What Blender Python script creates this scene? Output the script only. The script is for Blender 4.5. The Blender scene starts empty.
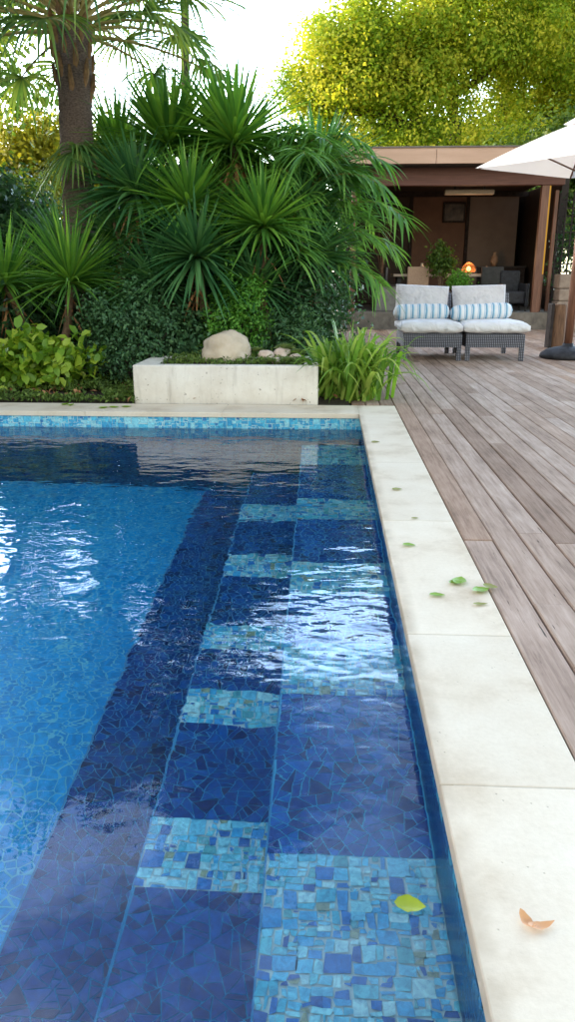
import bpy, bmesh, math, random
import numpy as np
from mathutils import Vector, Matrix, noise as mnoise

random.seed(11)
RNG = np.random.default_rng(7)
S = bpy.context.scene
COL = S.collection
R = math.radians
PI = math.pi

# ------------------------------------------------------------------ node helpers
def nodemat(name):
    m = bpy.data.materials.new(name)
    m.use_nodes = True
    nt = m.node_tree
    nt.nodes.clear()
    out = nt.nodes.new('ShaderNodeOutputMaterial')
    return m, nt, out

def N(nt, typ, **kw):
    n = nt.nodes.new(typ)
    for k, v in kw.items():
        if k.startswith('i_'):
            key = k[2:]
            n.inputs[int(key) if key.isdigit() else key.replace('_', ' ')].default_value = v
        else:
            setattr(n, k, v)
    return n

def ramp(nt, stops, interp='LINEAR'):
    n = nt.nodes.new('ShaderNodeValToRGB')
    n.color_ramp.interpolation = interp
    el = n.color_ramp.elements
    while len(el) < len(stops):
        el.new(0.5)
    for e, (p, c) in zip(el, stops):
        e.position = p
        e.color = (*c, 1) if len(c) == 3 else c
    return n

def L(nt, a, b):
    nt.links.new(a, b)

def coords(nt, scale=(1, 1, 1), src='Object'):
    tc = N(nt, 'ShaderNodeTexCoord')
    mp = N(nt, 'ShaderNodeMapping')
    mp.inputs['Scale'].default_value = scale
    L(nt, tc.outputs[src], mp.inputs['Vector'])
    return mp.outputs['Vector']

def mix(nt, fac, a, b, mode='MIX'):
    n = N(nt, 'ShaderNodeMix', data_type='RGBA', blend_type=mode)
    for sock, v in ((n.inputs['Factor'], fac), (n.inputs['A'], a), (n.inputs['B'], b)):
        if isinstance(v, (int, float)):
            sock.default_value = v if sock.type == 'VALUE' else (v, v, v, 1)
        elif isinstance(v, tuple):
            sock.default_value = (*v, 1) if len(v) == 3 else v
        else:
            L(nt, v, sock)
    return n.outputs['Result']

def mth(nt, op, a, b=0.0, clamp=False):
    n = N(nt, 'ShaderNodeMath', operation=op, use_clamp=clamp)
    for i, v in enumerate((a, b)):
        if isinstance(v, (int, float)):
            n.inputs[i].default_value = v
        else:
            L(nt, v, n.inputs[i])
    return n.outputs[0]

def mapr(nt, v, a, b, c=0.0, d=1.0, smooth=True):
    n = N(nt, 'ShaderNodeMapRange')
    if smooth:
        n.interpolation_type = 'SMOOTHSTEP'
    L(nt, v, n.inputs[0])
    for i, x in enumerate((a, b, c, d)):
        n.inputs[i + 1].default_value = x
    return n.outputs[0]

def bump(nt, h, dist, strength=1.0, normal=None):
    b = N(nt, 'ShaderNodeBump')
    b.inputs['Strength'].default_value = strength
    b.inputs['Distance'].default_value = dist
    L(nt, h, b.inputs['Height'])
    if normal is not None:
        L(nt, normal, b.inputs['Normal'])
    return b.outputs['Normal']

def noise(nt, vec, scale, detail=4.0, rough=0.55, dist=0.0):
    n = N(nt, 'ShaderNodeTexNoise')
    n.inputs['Scale'].default_value = scale
    n.inputs['Detail'].default_value = detail
    n.inputs['Roughness'].default_value = rough
    n.inputs['Distortion'].default_value = dist
    L(nt, vec, n.inputs['Vector'])
    return n.outputs['Fac']

def bsdf(nt, out, col, rough=0.6, normal=None, spec=0.5, metal=0.0):
    p = N(nt, 'ShaderNodeBsdfPrincipled')
    if isinstance(col, tuple):
        p.inputs['Base Color'].default_value = (*col, 1)
    else:
        L(nt, col, p.inputs['Base Color'])
    if isinstance(rough, (int, float)):
        p.inputs['Roughness'].default_value = rough
    else:
        L(nt, rough, p.inputs['Roughness'])
    p.inputs['Specular IOR Level'].default_value = spec
    p.inputs['Metallic'].default_value = metal
    if normal is not None:
        L(nt, normal, p.inputs['Normal'])
    L(nt, p.outputs[0], out.inputs['Surface'])
    return p

# ------------------------------------------------------------------ materials
def simple(name, c1, c2, scale=8.0, rough=0.6, bumpd=0.0, stretch=(1, 1, 1), detail=5, spec=0.4, metal=0.0, bscale=None):
    m, nt, out = nodemat(name)
    v = coords(nt, stretch)
    f = noise(nt, v, scale, detail)
    c = ramp(nt, [(0.3, c1), (0.7, c2)])
    L(nt, f, c.inputs[0])
    nm = None
    if bumpd:
        nm = bump(nt, noise(nt, v, bscale or scale * 3, 6), bumpd)
    bsdf(nt, out, c.outputs[0], rough, nm, spec, metal)
    return m

def leafmat(name, dark, mid, light, trans=0.45, rough=0.45, clump=1.3, spec=0.35, tcol=None, vary=.55, cv=.75):
    """leaf tissue: reflects and lets light through; hue differs per leaf and per clump"""
    m, nt, out = nodemat(name)
    g = N(nt, 'ShaderNodeNewGeometry')
    v = coords(nt)
    cl = noise(nt, v, clump, 3, 0.6)
    s = mth(nt, 'ADD', mth(nt, 'MULTIPLY', g.outputs['Random Per Island'], vary), mth(nt, 'MULTIPLY', cl, cv))
    c = ramp(nt, [(0.25, dark), (0.62, mid), (0.95, light)])
    L(nt, s, c.inputs[0])
    p = N(nt, 'ShaderNodeBsdfPrincipled')
    L(nt, c.outputs[0], p.inputs['Base Color'])
    p.inputs['Roughness'].default_value = rough
    p.inputs['Specular IOR Level'].default_value = spec
    t = N(nt, 'ShaderNodeBsdfTranslucent')
    tc = mix(nt, 1.0, c.outputs[0], tcol or (1.35, 1.25, 0.6), 'MULTIPLY')
    L(nt, tc, t.inputs['Color'])
    ms = N(nt, 'ShaderNodeMixShader')
    ms.inputs[0].default_value = trans
    L(nt, p.outputs[0], ms.inputs[1])
    L(nt, t.outputs[0], ms.inputs[2])
    L(nt, ms.outputs[0], out.inputs['Surface'])
    return m

def mosaic(name, tile_stops, grout, scale, randomness, gw, hueinterp='LINEAR', vary=True, rough=0.25, distort=0.0, square=False):
    m, nt, out = nodemat(name)
    v = coords(nt)
    if distort:
        nz = N(nt, 'ShaderNodeTexNoise')
        nz.inputs['Scale'].default_value = 5.0
        L(nt, v, nz.inputs['Vector'])
        va = N(nt, 'ShaderNodeVectorMath', operation='MULTIPLY_ADD')
        L(nt, nz.outputs['Color'], va.inputs[0])
        va.inputs[1].default_value = (distort,) * 3
        L(nt, v, va.inputs[2])
        v = va.outputs[0]
    def vor(feature, sc):
        n = N(nt, 'ShaderNodeTexVoronoi', feature=feature)
        n.inputs['Scale'].default_value = sc
        n.inputs['Randomness'].default_value = randomness
        if square:
            n.voronoi_dimensions = '2D'
            if feature != 'DISTANCE_TO_EDGE': n.distance = 'CHEBYCHEV'
        L(nt, v, n.inputs['Vector'])
        return n
    a = vor('F1', scale)
    e = vor('DISTANCE_TO_EDGE', scale)
    sep = N(nt, 'ShaderNodeSeparateColor')
    L(nt, a.outputs['Color'], sep.inputs[0])
    c = ramp(nt, tile_stops, hueinterp)
    L(nt, sep.outputs[0], c.inputs[0])
    col = c.outputs[0]
    # glaze shifts inside each tile
    g = noise(nt, v, scale * 1.6, 4, 0.6, 0.6)
    gl = ramp(nt, [(0.3, (0.62, 0.66, 0.72)), (0.7, (1.25, 1.2, 1.15))])
    L(nt, g, gl.inputs[0])
    col = mix(nt, 1.0 if vary else 0.5, col, gl.outputs[0], 'MULTIPLY')
    ed = e.outputs['Distance']
    if square:
        f2 = vor('F2', scale)
        ed = mth(nt, 'SUBTRACT', f2.outputs['Distance'], a.outputs['Distance'])
    edge = mapr(nt, ed, gw * 0.55, gw)
    col = mix(nt, edge, grout, col)
    nm = bump(nt, edge, 0.0015, 0.6)
    bsdf(nt, out, col, rough, nm, 0.5)
    return m

M = {}
DARKT = [(0.0, (0.003, 0.040, 0.200)), (0.45, (0.004, 0.085, 0.360)), (0.8, (0.008, 0.12, 0.48)), (1.0, (0.014, 0.17, 0.58))]
M['tile_dark'] = mosaic('blue_shard_mosaic', DARKT, (0.020, 0.27, 0.56), 21.0, 1.0, 0.042, distort=0.022)
LIGHTT = [(0.0, (0.20, 0.66, 0.84)), (0.16, (0.03, 0.34, 0.68)), (0.32, (0.22, 0.66, 0.80)), (0.46, (0.02, 0.16, 0.48)),
          (0.58, (0.14, 0.60, 0.74)), (0.70, (0.10, 0.30, 0.33)), (0.78, (0.32, 0.70, 0.80)), (0.88, (0.20, 0.27, 0.20)), (0.93, (0.06, 0.40, 0.72))]
M['tile_light'] = mosaic('turquoise_shard_mosaic', LIGHTT, (0.42, 0.66, 0.66), 33.0, 0.92, 0.10, 'CONSTANT', square=True)
M['tile_floor'] = mosaic('pool_floor_mosaic', [(0.0, (0.004, 0.33, 0.76)), (0.5, (0.006, 0.39, 0.84)), (1.0, (0.02, 0.46, 0.90))],
                         (0.14, 0.62, 0.82), 18.0, 0.95, 0.05)
M['tile_wall'] = mosaic('pool_wall_mosaic', [(0.0, (0.006, 0.03, 0.13)), (0.6, (0.010, 0.06, 0.22)), (1.0, (0.02, 0.11, 0.30))],
                        (0.02, 0.20, 0.38), 24.0, 0.9, 0.06)
M['tile_band'] = mosaic('waterline_mosaic', [(0.0, (0.03, 0.30, 0.56)), (0.25, (0.08, 0.48, 0.70)), (0.5, (0.04, 0.36, 0.64)), (0.7, (0.22, 0.62, 0.76)), (0.9, (0.32, 0.70, 0.78))],
                        (0.45, 0.72, 0.76), 26.0, 0.75, 0.07, 'CONSTANT')

M['nosing'] = simple('blue_edge_trim', (0.03, 0.20, 0.42), (0.05, 0.30, 0.55), 20, 0.4)
def tessera_mat(name, stops):
    m, nt, out = nodemat(name)
    g = N(nt, 'ShaderNodeNewGeometry')
    c = ramp(nt, stops, 'CONSTANT'); L(nt, g.outputs['Random Per Island'], c.inputs[0])
    v = coords(nt)
    n1 = noise(nt, v, 55, 4, .65, .8)
    gl = ramp(nt, [(.3, (.50, .58, .66)), (.7, (1.45, 1.28, 1.15))]); L(nt, n1, gl.inputs[0])
    bsdf(nt, out, mix(nt, 1.0, c.outputs[0], gl.outputs[0], 'MULTIPLY'), .2, None, .5)
    return m
M['tesserae'] = tessera_mat('turquoise_tesserae', [(0, (.14, .58, .80)), (.14, (.05, .40, .72)), (.26, (.24, .70, .84)), (.38, (.02, .19, .55)), (.46, (.12, .55, .70)), (.56, (.06, .46, .66)), (.64, (.09, .42, .50)),
    (.70, (.04, .30, .66)), (.78, (.36, .76, .84)), (.88, (.24, .36, .28)), (.91, (.10, .55, .82)), (.96, (.03, .14, .42))])
M['band_tesserae'] = tessera_mat('waterline_tesserae', [(0, (.04, .34, .60)), (.25, (.09, .50, .72)), (.45, (.05, .40, .66)), (.65, (.22, .62, .76)), (.85, (.30, .68, .78)), (.94, (.03, .22, .50))])
M['shard'] = tessera_mat('blue_shard', [(0, (.004, .070, .33)), (.2, (.007, .105, .43)), (.4, (.004, .050, .25)), (.55, (.010, .135, .50)), (.75, (.006, .085, .38)), (.9, (.004, .040, .20))])
M['shard_deep'] = tessera_mat('depth_darkened_shard', [(0, (.003, .048, .24)), (.2, (.005, .072, .31)), (.4, (.003, .034, .18)), (.55, (.007, .095, .37)), (.75, (.004, .058, .27)), (.9, (.003, .026, .14))])  # blue shard colours darkened to stand for deeper water over the lower steps
M['step_grout_deep'] = simple('deep_step_grout', (.05, .32, .58), (.10, .44, .68), 14, .7)  # grout colour dimmed for depth in the same way
M['step_grout'] = simple('cyan_step_grout', (.09, .50, .78), (.18, .66, .88), 14, .7)
M['wall_tesserae'] = tessera_mat('blue_wall_tesserae', [(0, (.01, .12, .32)), (.3, (.02, .22, .42)), (.5, (.015, .16, .38)), (.75, (.05, .33, .50)), (.9, (.01, .08, .26))])
M['mosaic_grout'] = simple('pale_mosaic_grout', (.42, .64, .68), (.56, .76, .78), 30, .8)
# limestone coping
m, nt, out = nodemat('cream_limestone')
v = coords(nt)
big = noise(nt, v, 2.6, 5, 0.6)
c = ramp(nt, [(0.32, (0.50, 0.40, 0.285)), (0.46, (0.68, 0.595, 0.48)), (0.66, (0.755, 0.69, 0.585))])
L(nt, big, c.inputs[0])
fine = noise(nt, v, 70, 6, 0.7)
c2 = mix(nt, 0.35, c.outputs[0], mix(nt, fine, (0.42, 0.35, 0.27), (0.80, 0.745, 0.66)))
pv = N(nt, 'ShaderNodeTexVoronoi', feature='F1')
pv.inputs['Scale'].default_value = 42
L(nt, v, pv.inputs['Vector'])
pit = mapr(nt, pv.outputs['Distance'], 0.03, 0.14)
sparse = mapr(nt, noise(nt, v, 9, 3), 0.52, 0.62)
pitm = mth(nt, 'MULTIPLY', mth(nt, 'SUBTRACT', 1.0, pit), sparse)
c3 = mix(nt, mth(nt, 'MULTIPLY', pitm, 0.6), c2, (0.38, 0.31, 0.24))
geo = N(nt, 'ShaderNodeNewGeometry')
tone = mapr(nt, geo.outputs['Random Per Island'], 0, 1, 0.98, 1.05, False)
c4 = mix(nt, 1.0, c3, tone, 'MULTIPLY')
c4 = mix(nt, 1.0, c4, (1.07, 1.035, .985), 'MULTIPLY')
sx = N(nt, 'ShaderNodeSeparateXYZ'); L(nt, v, sx.inputs[0])
edg = mapr(nt, mth(nt, 'ABSOLUTE', mth(nt, 'SUBTRACT', sx.outputs[0], 0.258)), 0.004, 0.05, 1.0, 0.0)
edg = mth(nt, 'MULTIPLY', edg, mapr(nt, noise(nt, v, 5, 4), .3, .65, .15, .75))
c4 = mix(nt, edg, c4, (0.44, 0.35, 0.25))
nm = bump(nt, mth(nt, 'SUBTRACT', mth(nt, 'MULTIPLY', fine, 0.5), pitm), 0.0015)
bsdf(nt, out, c4, 0.85, nm, 0.06)
M['limestone'] = m
M['grout'] = simple('sandy_grout', (0.42, 0.36, 0.28), (0.58, 0.50, 0.40), 30, 0.9)

# weathered deck boards
m, nt, out = nodemat('weathered_deck_wood')
v = coords(nt, (1, 0.05, 1))
geo = N(nt, 'ShaderNodeNewGeometry')
off = N(nt, 'ShaderNodeVectorMath', operation='ADD')
cmb = N(nt, 'ShaderNodeCombineXYZ')
L(nt, mth(nt, 'MULTIPLY', geo.outputs['Random Per Island'], 37.0), cmb.inputs[1])
L(nt, v, off.inputs[0]); L(nt, cmb.outputs[0], off.inputs[1])
grain = noise(nt, off.outputs[0], 55, 7, 0.7, 0.4)
v2 = coords(nt, (1, 0.35, 1))
pat = noise(nt, v2, 7.0, 5, 0.6)
c = ramp(nt, [(0.30, (0.17, 0.122, 0.095)), (0.50, (0.385, 0.295, 0.238)), (0.72, (0.56, 0.46, 0.39))])
L(nt, mth(nt, 'ADD', mth(nt, 'MULTIPLY', grain, 0.6), mth(nt, 'MULTIPLY', pat, 0.4)), c.inputs[0])
bt = ramp(nt, [(0.0, (0.66, 0.56, 0.50)), (0.35, (0.95, 0.86, 0.80)), (0.7, (1.08, 1.04, 1.03)), (1.0, (0.86, 0.70, 0.58))])
L(nt, geo.outputs['Random Per Island'], bt.inputs[0])
c2 = mix(nt, 1.0, c.outputs[0], bt.outputs[0], 'MULTIPLY')
crack = mapr(nt, noise(nt, off.outputs[0], 90, 3, 0.6), 0.25, 0.32)
c3 = mix(nt, crack, (0.07, 0.05, 0.042), c2)
nm = bump(nt, mth(nt, 'ADD', grain, mth(nt, 'MULTIPLY', crack, 0.6)), 0.003, 0.9)
bsdf(nt, out, c3, 0.82, nm, 0.10)
M['deck'] = m

# water
m, nt, out = nodemat('pool_water')
g = N(nt, 'ShaderNodeBsdfGlass')
g.inputs['IOR'].default_value = 1.333
g.inputs['Roughness'].default_value = 0.0
g.inputs['Color'].default_value = (0.93, 0.985, 1.0, 1)
tc = N(nt, 'ShaderNodeTexCoord')
sx = N(nt, 'ShaderNodeSeparateXYZ')
L(nt, tc.outputs['Object'], sx.inputs[0])
vw = coords(nt, (0.8, 1.3, 1))
w1 = noise(nt, vw, 3.4, 2, 0.5, 0.2)
w2 = noise(nt, vw, 9.0, 2, 0.5, 0.25)
patch = mapr(nt, noise(nt, coords(nt), 1.1, 2), 0.36, 0.62, 0.45, 1.0)
ym = mapr(nt, sx.outputs[1], 1.0, 2.4, 0.10, 1.0)
h = mth(nt, 'ADD', mth(nt, 'MULTIPLY', w1, 0.0075), mth(nt, 'MULTIPLY', mth(nt, 'MULTIPLY', w2, patch), 0.0052))
h = mth(nt, 'MULTIPLY', h, ym)
L(nt, bump(nt, h, 1.0), g.inputs['Normal'])
L(nt, g.outputs[0], out.inputs['Surface'])
M['water'] = m

# concrete planter
m, nt, out = nodemat('pale_concrete')
v = coords(nt)
a = noise(nt, v, 3.5, 6, 0.65)
st = noise(nt, coords(nt, (5, 5, 0.6)), 2.2, 5, 0.65)
c = ramp(nt, [(0.3, (0.64, 0.575, 0.49)), (0.65, (0.80, 0.755, 0.68))])
L(nt, a, c.inputs[0])
c2 = mix(nt, mapr(nt, st, 0.48, 0.72, 0, 0.55), c.outputs[0], (0.36, 0.31, 0.25))
spot = mapr(nt, noise(nt, v, 34, 3, 0.6), 0.66, 0.72, 0, 0.75)
c3 = mix(nt, spot, c2, (0.25, 0.20, 0.15))
bsdf(nt, out, c3, 0.85, bump(nt, noise(nt, v, 60, 5), 0.002), 0.2)
M['concrete'] = m

M['soil'] = simple('dark_soil', (0.022, 0.016, 0.011), (0.07, 0.05, 0.035), 22, 0.95, 0.02)
M['ground'] = simple('garden_ground', (0.03, 0.05, 0.015), (0.07, 0.075, 0.03), 1.4, 0.95, 0.03)
M['boulder'] = simple('tan_boulder', (0.46, 0.36, 0.25), (0.68, 0.57, 0.44), 5, 0.85, 0.008)
M['pebble'] = simple('pinkish_stone', (0.50, 0.36, 0.28), (0.74, 0.62, 0.52), 9, 0.85, 0.004)
M['bark_palm'] = simple('fibrous_palm_bark', (0.12, 0.080, 0.066), (0.38, 0.265, 0.225), 42, 0.95, 0.03, (1, 1, 2.2), 8)
M['bark'] = simple('tree_bark', (0.03, 0.024, 0.018), (0.09, 0.07, 0.05), 9, 0.95, 0.03, (3, 3, 0.6))
M['stem'] = simple('brown_stem', (0.10, 0.06, 0.035), (0.24, 0.15, 0.09), 30, 0.9, 0.006)
M['dead_leaf'] = simple('dead_leaf', (0.26, 0.10, 0.035), (0.42, 0.22, 0.10), 12, 0.85)
M['leaf_base'] = simple('orange_leaf_base', (0.16, 0.085, 0.04), (0.34, 0.19, 0.09), 26, 0.9, 0.01)
M['petiole'] = simple('palm_petiole', (0.26, 0.20, 0.06), (0.42, 0.33, 0.12), 12, 0.6)

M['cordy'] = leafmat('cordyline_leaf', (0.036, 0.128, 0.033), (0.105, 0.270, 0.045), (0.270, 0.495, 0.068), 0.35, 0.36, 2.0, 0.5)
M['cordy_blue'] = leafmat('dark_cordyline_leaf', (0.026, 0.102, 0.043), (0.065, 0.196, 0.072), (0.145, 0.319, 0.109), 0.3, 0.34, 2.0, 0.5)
M['fan'] = leafmat('fan_palm_leaf', (0.047, 0.115, 0.041), (0.115, 0.223, 0.061), (0.297, 0.378, 0.095), 0.45, 0.4, 1.6, 0.4)
M['droop'] = leafmat('drooping_palm_leaf', (0.049, 0.154, 0.035), (0.119, 0.294, 0.056), (0.252, 0.476, 0.098), 0.4, 0.36, 1.8, 0.5)
M['strap'] = leafmat('strap_leaf', (0.06, 0.17, 0.025), (0.18, 0.35, 0.045), (0.44, 0.56, 0.13), 0.4, 0.4, 3.0, 0.4)
M['shrub_dark'] = leafmat('dark_shrub_leaf', (0.018, 0.050, 0.022), (0.035, 0.100, 0.040), (0.075, 0.175, 0.062), 0.3, 0.4, 3.5, 0.4)
M['shrub_blue'] = leafmat('glaucous_shrub_leaf', (0.026, 0.075, 0.030), (0.062, 0.152, 0.062), (0.125, 0.25, 0.10), 0.3, 0.5, 3.5, 0.35)
M['fern'] = leafmat('bright_fern_leaf', (0.049, 0.168, 0.025), (0.112, 0.315, 0.042), (0.224, 0.476, 0.070), 0.4, 0.5, 3.0, 0.3)
M['lime'] = leafmat('lime_broad_leaf', (0.07, 0.17, 0.014), (0.20, 0.36, 0.03), (0.46, 0.56, 0.06), 0.4, 0.38, 3.0, 0.4)
M['grasscover'] = leafmat('ground_cover_leaf', (0.058, 0.091, 0.026), (0.104, 0.182, 0.039), (0.221, 0.312, 0.078), 0.35, 0.6, 5.0, 0.2)
M['succulent'] = leafmat('succulent_leaf', (0.10, 0.17, 0.06), (0.19, 0.28, 0.10), (0.33, 0.40, 0.16), 0.15, 0.5, 6.0, 0.4)
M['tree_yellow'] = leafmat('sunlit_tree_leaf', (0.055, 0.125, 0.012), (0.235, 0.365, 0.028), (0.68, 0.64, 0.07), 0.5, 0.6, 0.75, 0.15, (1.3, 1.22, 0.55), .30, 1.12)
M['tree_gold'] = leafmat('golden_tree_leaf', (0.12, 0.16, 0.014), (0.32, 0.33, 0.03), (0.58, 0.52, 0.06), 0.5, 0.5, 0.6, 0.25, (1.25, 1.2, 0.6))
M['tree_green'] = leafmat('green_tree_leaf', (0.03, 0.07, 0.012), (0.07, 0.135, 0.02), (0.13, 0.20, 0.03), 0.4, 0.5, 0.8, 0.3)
M['hedge'] = leafmat('hedge_leaf', (0.016, 0.045, 0.012), (0.035, 0.085, 0.02), (0.07, 0.13, 0.03), 0.3, 0.5, 1.0, 0.3)

M['fascia'] = simple('tan_fascia_metal', (0.50, 0.315, 0.225), (0.60, 0.39, 0.29), 3.0, 0.55, 0.0, (0.4, 1, 3))
M['roofing'] = simple('roof_felt', (0.16, 0.14, 0.13), (0.24, 0.21, 0.19), 4, 0.9)
M['beam'] = simple('red_brown_timber', (0.10, 0.038, 0.028), (0.17, 0.07, 0.05), 12, 0.6, 0.003, (0.2, 1, 4))
M['post'] = simple('varnished_post', (0.12, 0.05, 0.03), (0.22, 0.10, 0.06), 9, 0.5, 0.003, (4, 4, 0.3))
M['panel_brown'] = simple('brown_wall_panel', (0.11, 0.062, 0.045), (0.15, 0.085, 0.06), 3, 0.8)
M['panel_grey'] = simple('taupe_wall_panel', (0.16, 0.125, 0.105), (0.20, 0.155, 0.135), 3, 0.8)
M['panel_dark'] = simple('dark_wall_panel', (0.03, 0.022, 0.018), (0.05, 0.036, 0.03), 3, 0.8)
M['plinth'] = simple('grey_stone_plinth', (0.10, 0.085, 0.072), (0.22, 0.19, 0.16), 6, 0.85, 0.01)
M['stone'] = simple('rough_stone_block', (0.20, 0.145, 0.115), (0.36, 0.28, 0.22), 5, 0.9, 0.02)
M['table'] = simple('pale_table_timber', (0.42, 0.30, 0.22), (0.58, 0.44, 0.34), 6, 0.5, 0.0, (0.3, 3, 3))
M['dark_metal'] = simple('dark_metal', (0.02, 0.019, 0.019), (0.045, 0.042, 0.042), 10, 0.5, 0, spec=0.5)
M['black_cloth'] = simple('black_cover', (0.012, 0.012, 0.015), (0.035, 0.035, 0.042), 14, 0.65, 0.004)
M['cane'] = simple('tan_cane', (0.28, 0.17, 0.11), (0.42, 0.28, 0.19), 60, 0.7, 0.004)
M['parasol'] = None
M['pot'] = simple('dark_pot', (0.05, 0.04, 0.035), (0.11, 0.085, 0.07), 9, 0.6)
M['log'] = simple('stump_bark', (0.09, 0.05, 0.03), (0.22, 0.12, 0.07), 12, 0.9, 0.01, (3, 3, 0.5))
M['log_dark'] = simple('charred_wood', (0.012, 0.01, 0.01), (0.04, 0.03, 0.028), 14, 0.9, 0.01)
M['cream_bar'] = simple('cream_enamel', (0.52, 0.40, 0.27), (0.62, 0.48, 0.34), 6, 0.4)
M['picture'] = simple('dark_print', (0.012, 0.01, 0.01), (0.09, 0.065, 0.05), 7, 0.4)
M['steel'] = simple('brushed_grey', (0.12, 0.11, 0.105), (0.2, 0.185, 0.175), 10, 0.45)

# canvas: thin cloth, some light comes through
m, nt, out = nodemat('white_canvas')
v = coords(nt)
w = noise(nt, v, 2.0, 3)
c = ramp(nt, [(0.3, (0.80, 0.80, 0.83)), (0.7, (0.86, 0.86, 0.89))])
L(nt, w, c.inputs[0])
d = N(nt, 'ShaderNodeBsdfDiffuse'); L(nt, c.outputs[0], d.inputs[0])
t = N(nt, 'ShaderNodeBsdfTranslucent'); t.inputs[0].default_value = (0.75, 0.70, 0.66, 1)
ms = N(nt, 'ShaderNodeMixShader'); ms.inputs[0].default_value = 0.22
L(nt, d.outputs[0], ms.inputs[1]); L(nt, t.outputs[0], ms.inputs[2]); L(nt, ms.outputs[0], out.inputs['Surface'])
M['parasol'] = m

def fabric(name, c1, c2):
    m, nt, out = nodemat(name)
    v = coords(nt)
    a = noise(nt, v, 6, 4)
    c = ramp(nt, [(0.3, c1), (0.7, c2)])
    L(nt, a, c.inputs[0])
    wv = noise(nt, v, 260, 2)
    fold = noise(nt, v, 9, 3, 0.5, 0.4)
    nm = bump(nt, fold, 0.05, 1.0)
    nm = bump(nt, wv, 0.001, 0.6, nm)
    p = bsdf(nt, out, c.outputs[0], 0.9, nm, 0.15)
    return m
M['cushion'] = fabric('pale_lilac_fabric', (0.56, 0.535, 0.56), (0.66, 0.635, 0.65))
M['seat_cushion'] = fabric('white_fabric', (0.66, 0.66, 0.68), (0.76, 0.75, 0.77))

# striped bolster (stripes run round the roll, along local X)
m, nt, out = nodemat('blue_striped_fabric')
v = coords(nt)
sx = N(nt, 'ShaderNodeSeparateXYZ'); L(nt, v, sx.inputs[0])
wob = mth(nt, 'MULTIPLY', noise(nt, v, 12, 2), 0.012)
ph = mth(nt, 'FRACT', mth(nt, 'MULTIPLY', mth(nt, 'ADD', sx.outputs[0], wob), 11.0))
c = ramp(nt, [(0.0, (0.74, 0.75, 0.77)), (0.34, (0.34, 0.50, 0.64)), (0.46, (0.66, 0.69, 0.73)), (0.56, (0.13, 0.31, 0.47)), (0.72, (0.36, 0.54, 0.67)), (0.86, (0.74, 0.75, 0.77))], 'CONSTANT')
L(nt, ph, c.inputs[0])
bsdf(nt, out, c.outputs[0], 0.9, bump(nt, noise(nt, v, 14, 3), 0.02, 0.8), 0.15)
M['stripes'] = m

# woven rattan
m, nt, out = nodemat('grey_rattan')
v = coords(nt)
wx = N(nt, 'ShaderNodeTexWave', wave_type='BANDS', bands_direction='X'); wx.inputs['Scale'].default_value = 13; wx.inputs['Distortion'].default_value = 0.6
wz = N(nt, 'ShaderNodeTexWave', wave_type='BANDS', bands_direction='Z'); wz.inputs['Scale'].default_value = 15; wz.inputs['Distortion'].default_value = 0.6
L(nt, v, wx.inputs['Vector']); L(nt, v, wz.inputs['Vector'])
wm = mth(nt, 'MULTIPLY', wx.outputs['Fac'], wz.outputs['Fac'])
c = ramp(nt, [(0.05, (0.03, 0.031, 0.04)), (0.45, (0.16, 0.165, 0.20)), (0.9, (0.40, 0.405, 0.46))])
L(nt, wm, c.inputs[0])
bsdf(nt, out, c.outputs[0], 0.55, bump(nt, wm, 0.006), 0.4)
M['rattan'] = m

def emis(name, col, s):
    m, nt, out = nodemat(name)
    a = noise(nt, coords(nt), 3, 2)
    e = N(nt, 'ShaderNodeEmission')
    L(nt, mix(nt, a, tuple(x * 0.85 for x in col), col), e.inputs[0])
    e.inputs[1].default_value = s
    L(nt, e.outputs[0], out.inputs['Surface'])
    return m
M['lamp_glow'] = emis('lit_lamp_bulb', (1.0, 0.55, 0.22), 9.0)
M['amber'] = emis('glowing_amber_strip', (0.80, 0.42, 0.055), 0.75)
m, nt, out = nodemat('lamp_shade_glass')
d = N(nt, 'ShaderNodeBsdfTranslucent'); d.inputs[0].default_value = (0.60, 0.36, 0.22, 1)
d2 = N(nt, 'ShaderNodeBsdfTransparent'); d2.inputs[0].default_value = (1.0, 0.72, 0.5, 1)
ms = N(nt, 'ShaderNodeMixShader'); ms.inputs[0].default_value = 0.68
L(nt, d.outputs[0], ms.inputs[1]); L(nt, d2.outputs[0], ms.inputs[2]); L(nt, ms.outputs[0], out.inputs['Surface'])
M['lamp_shade'] = m
M['leaf_fresh'] = leafmat('fresh_fallen_leaf', (0.11, 0.24, 0.02), (0.22, 0.38, 0.03), (0.34, 0.5, 0.06), 0.2, 0.4, 8, 0.4)
M['leaf_lime'] = leafmat('yellow_green_leaf', (0.30, 0.42, 0.02), (0.46, 0.56, 0.03), (0.60, 0.66, 0.05), 0.2, 0.35, 8, 0.4)
M['leaf_dry'] = leafmat('dry_orange_leaf', (0.55, 0.27, 0.13), (0.66, 0.36, 0.19), (0.74, 0.46, 0.27), 0.2, 0.5, 8, 0.3)
M['leaf_olive'] = leafmat('olive_fallen_leaf', (0.20, 0.20, 0.05), (0.28, 0.29, 0.08), (0.36, 0.38, 0.10), 0.2, 0.5, 8, 0.3)

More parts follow.
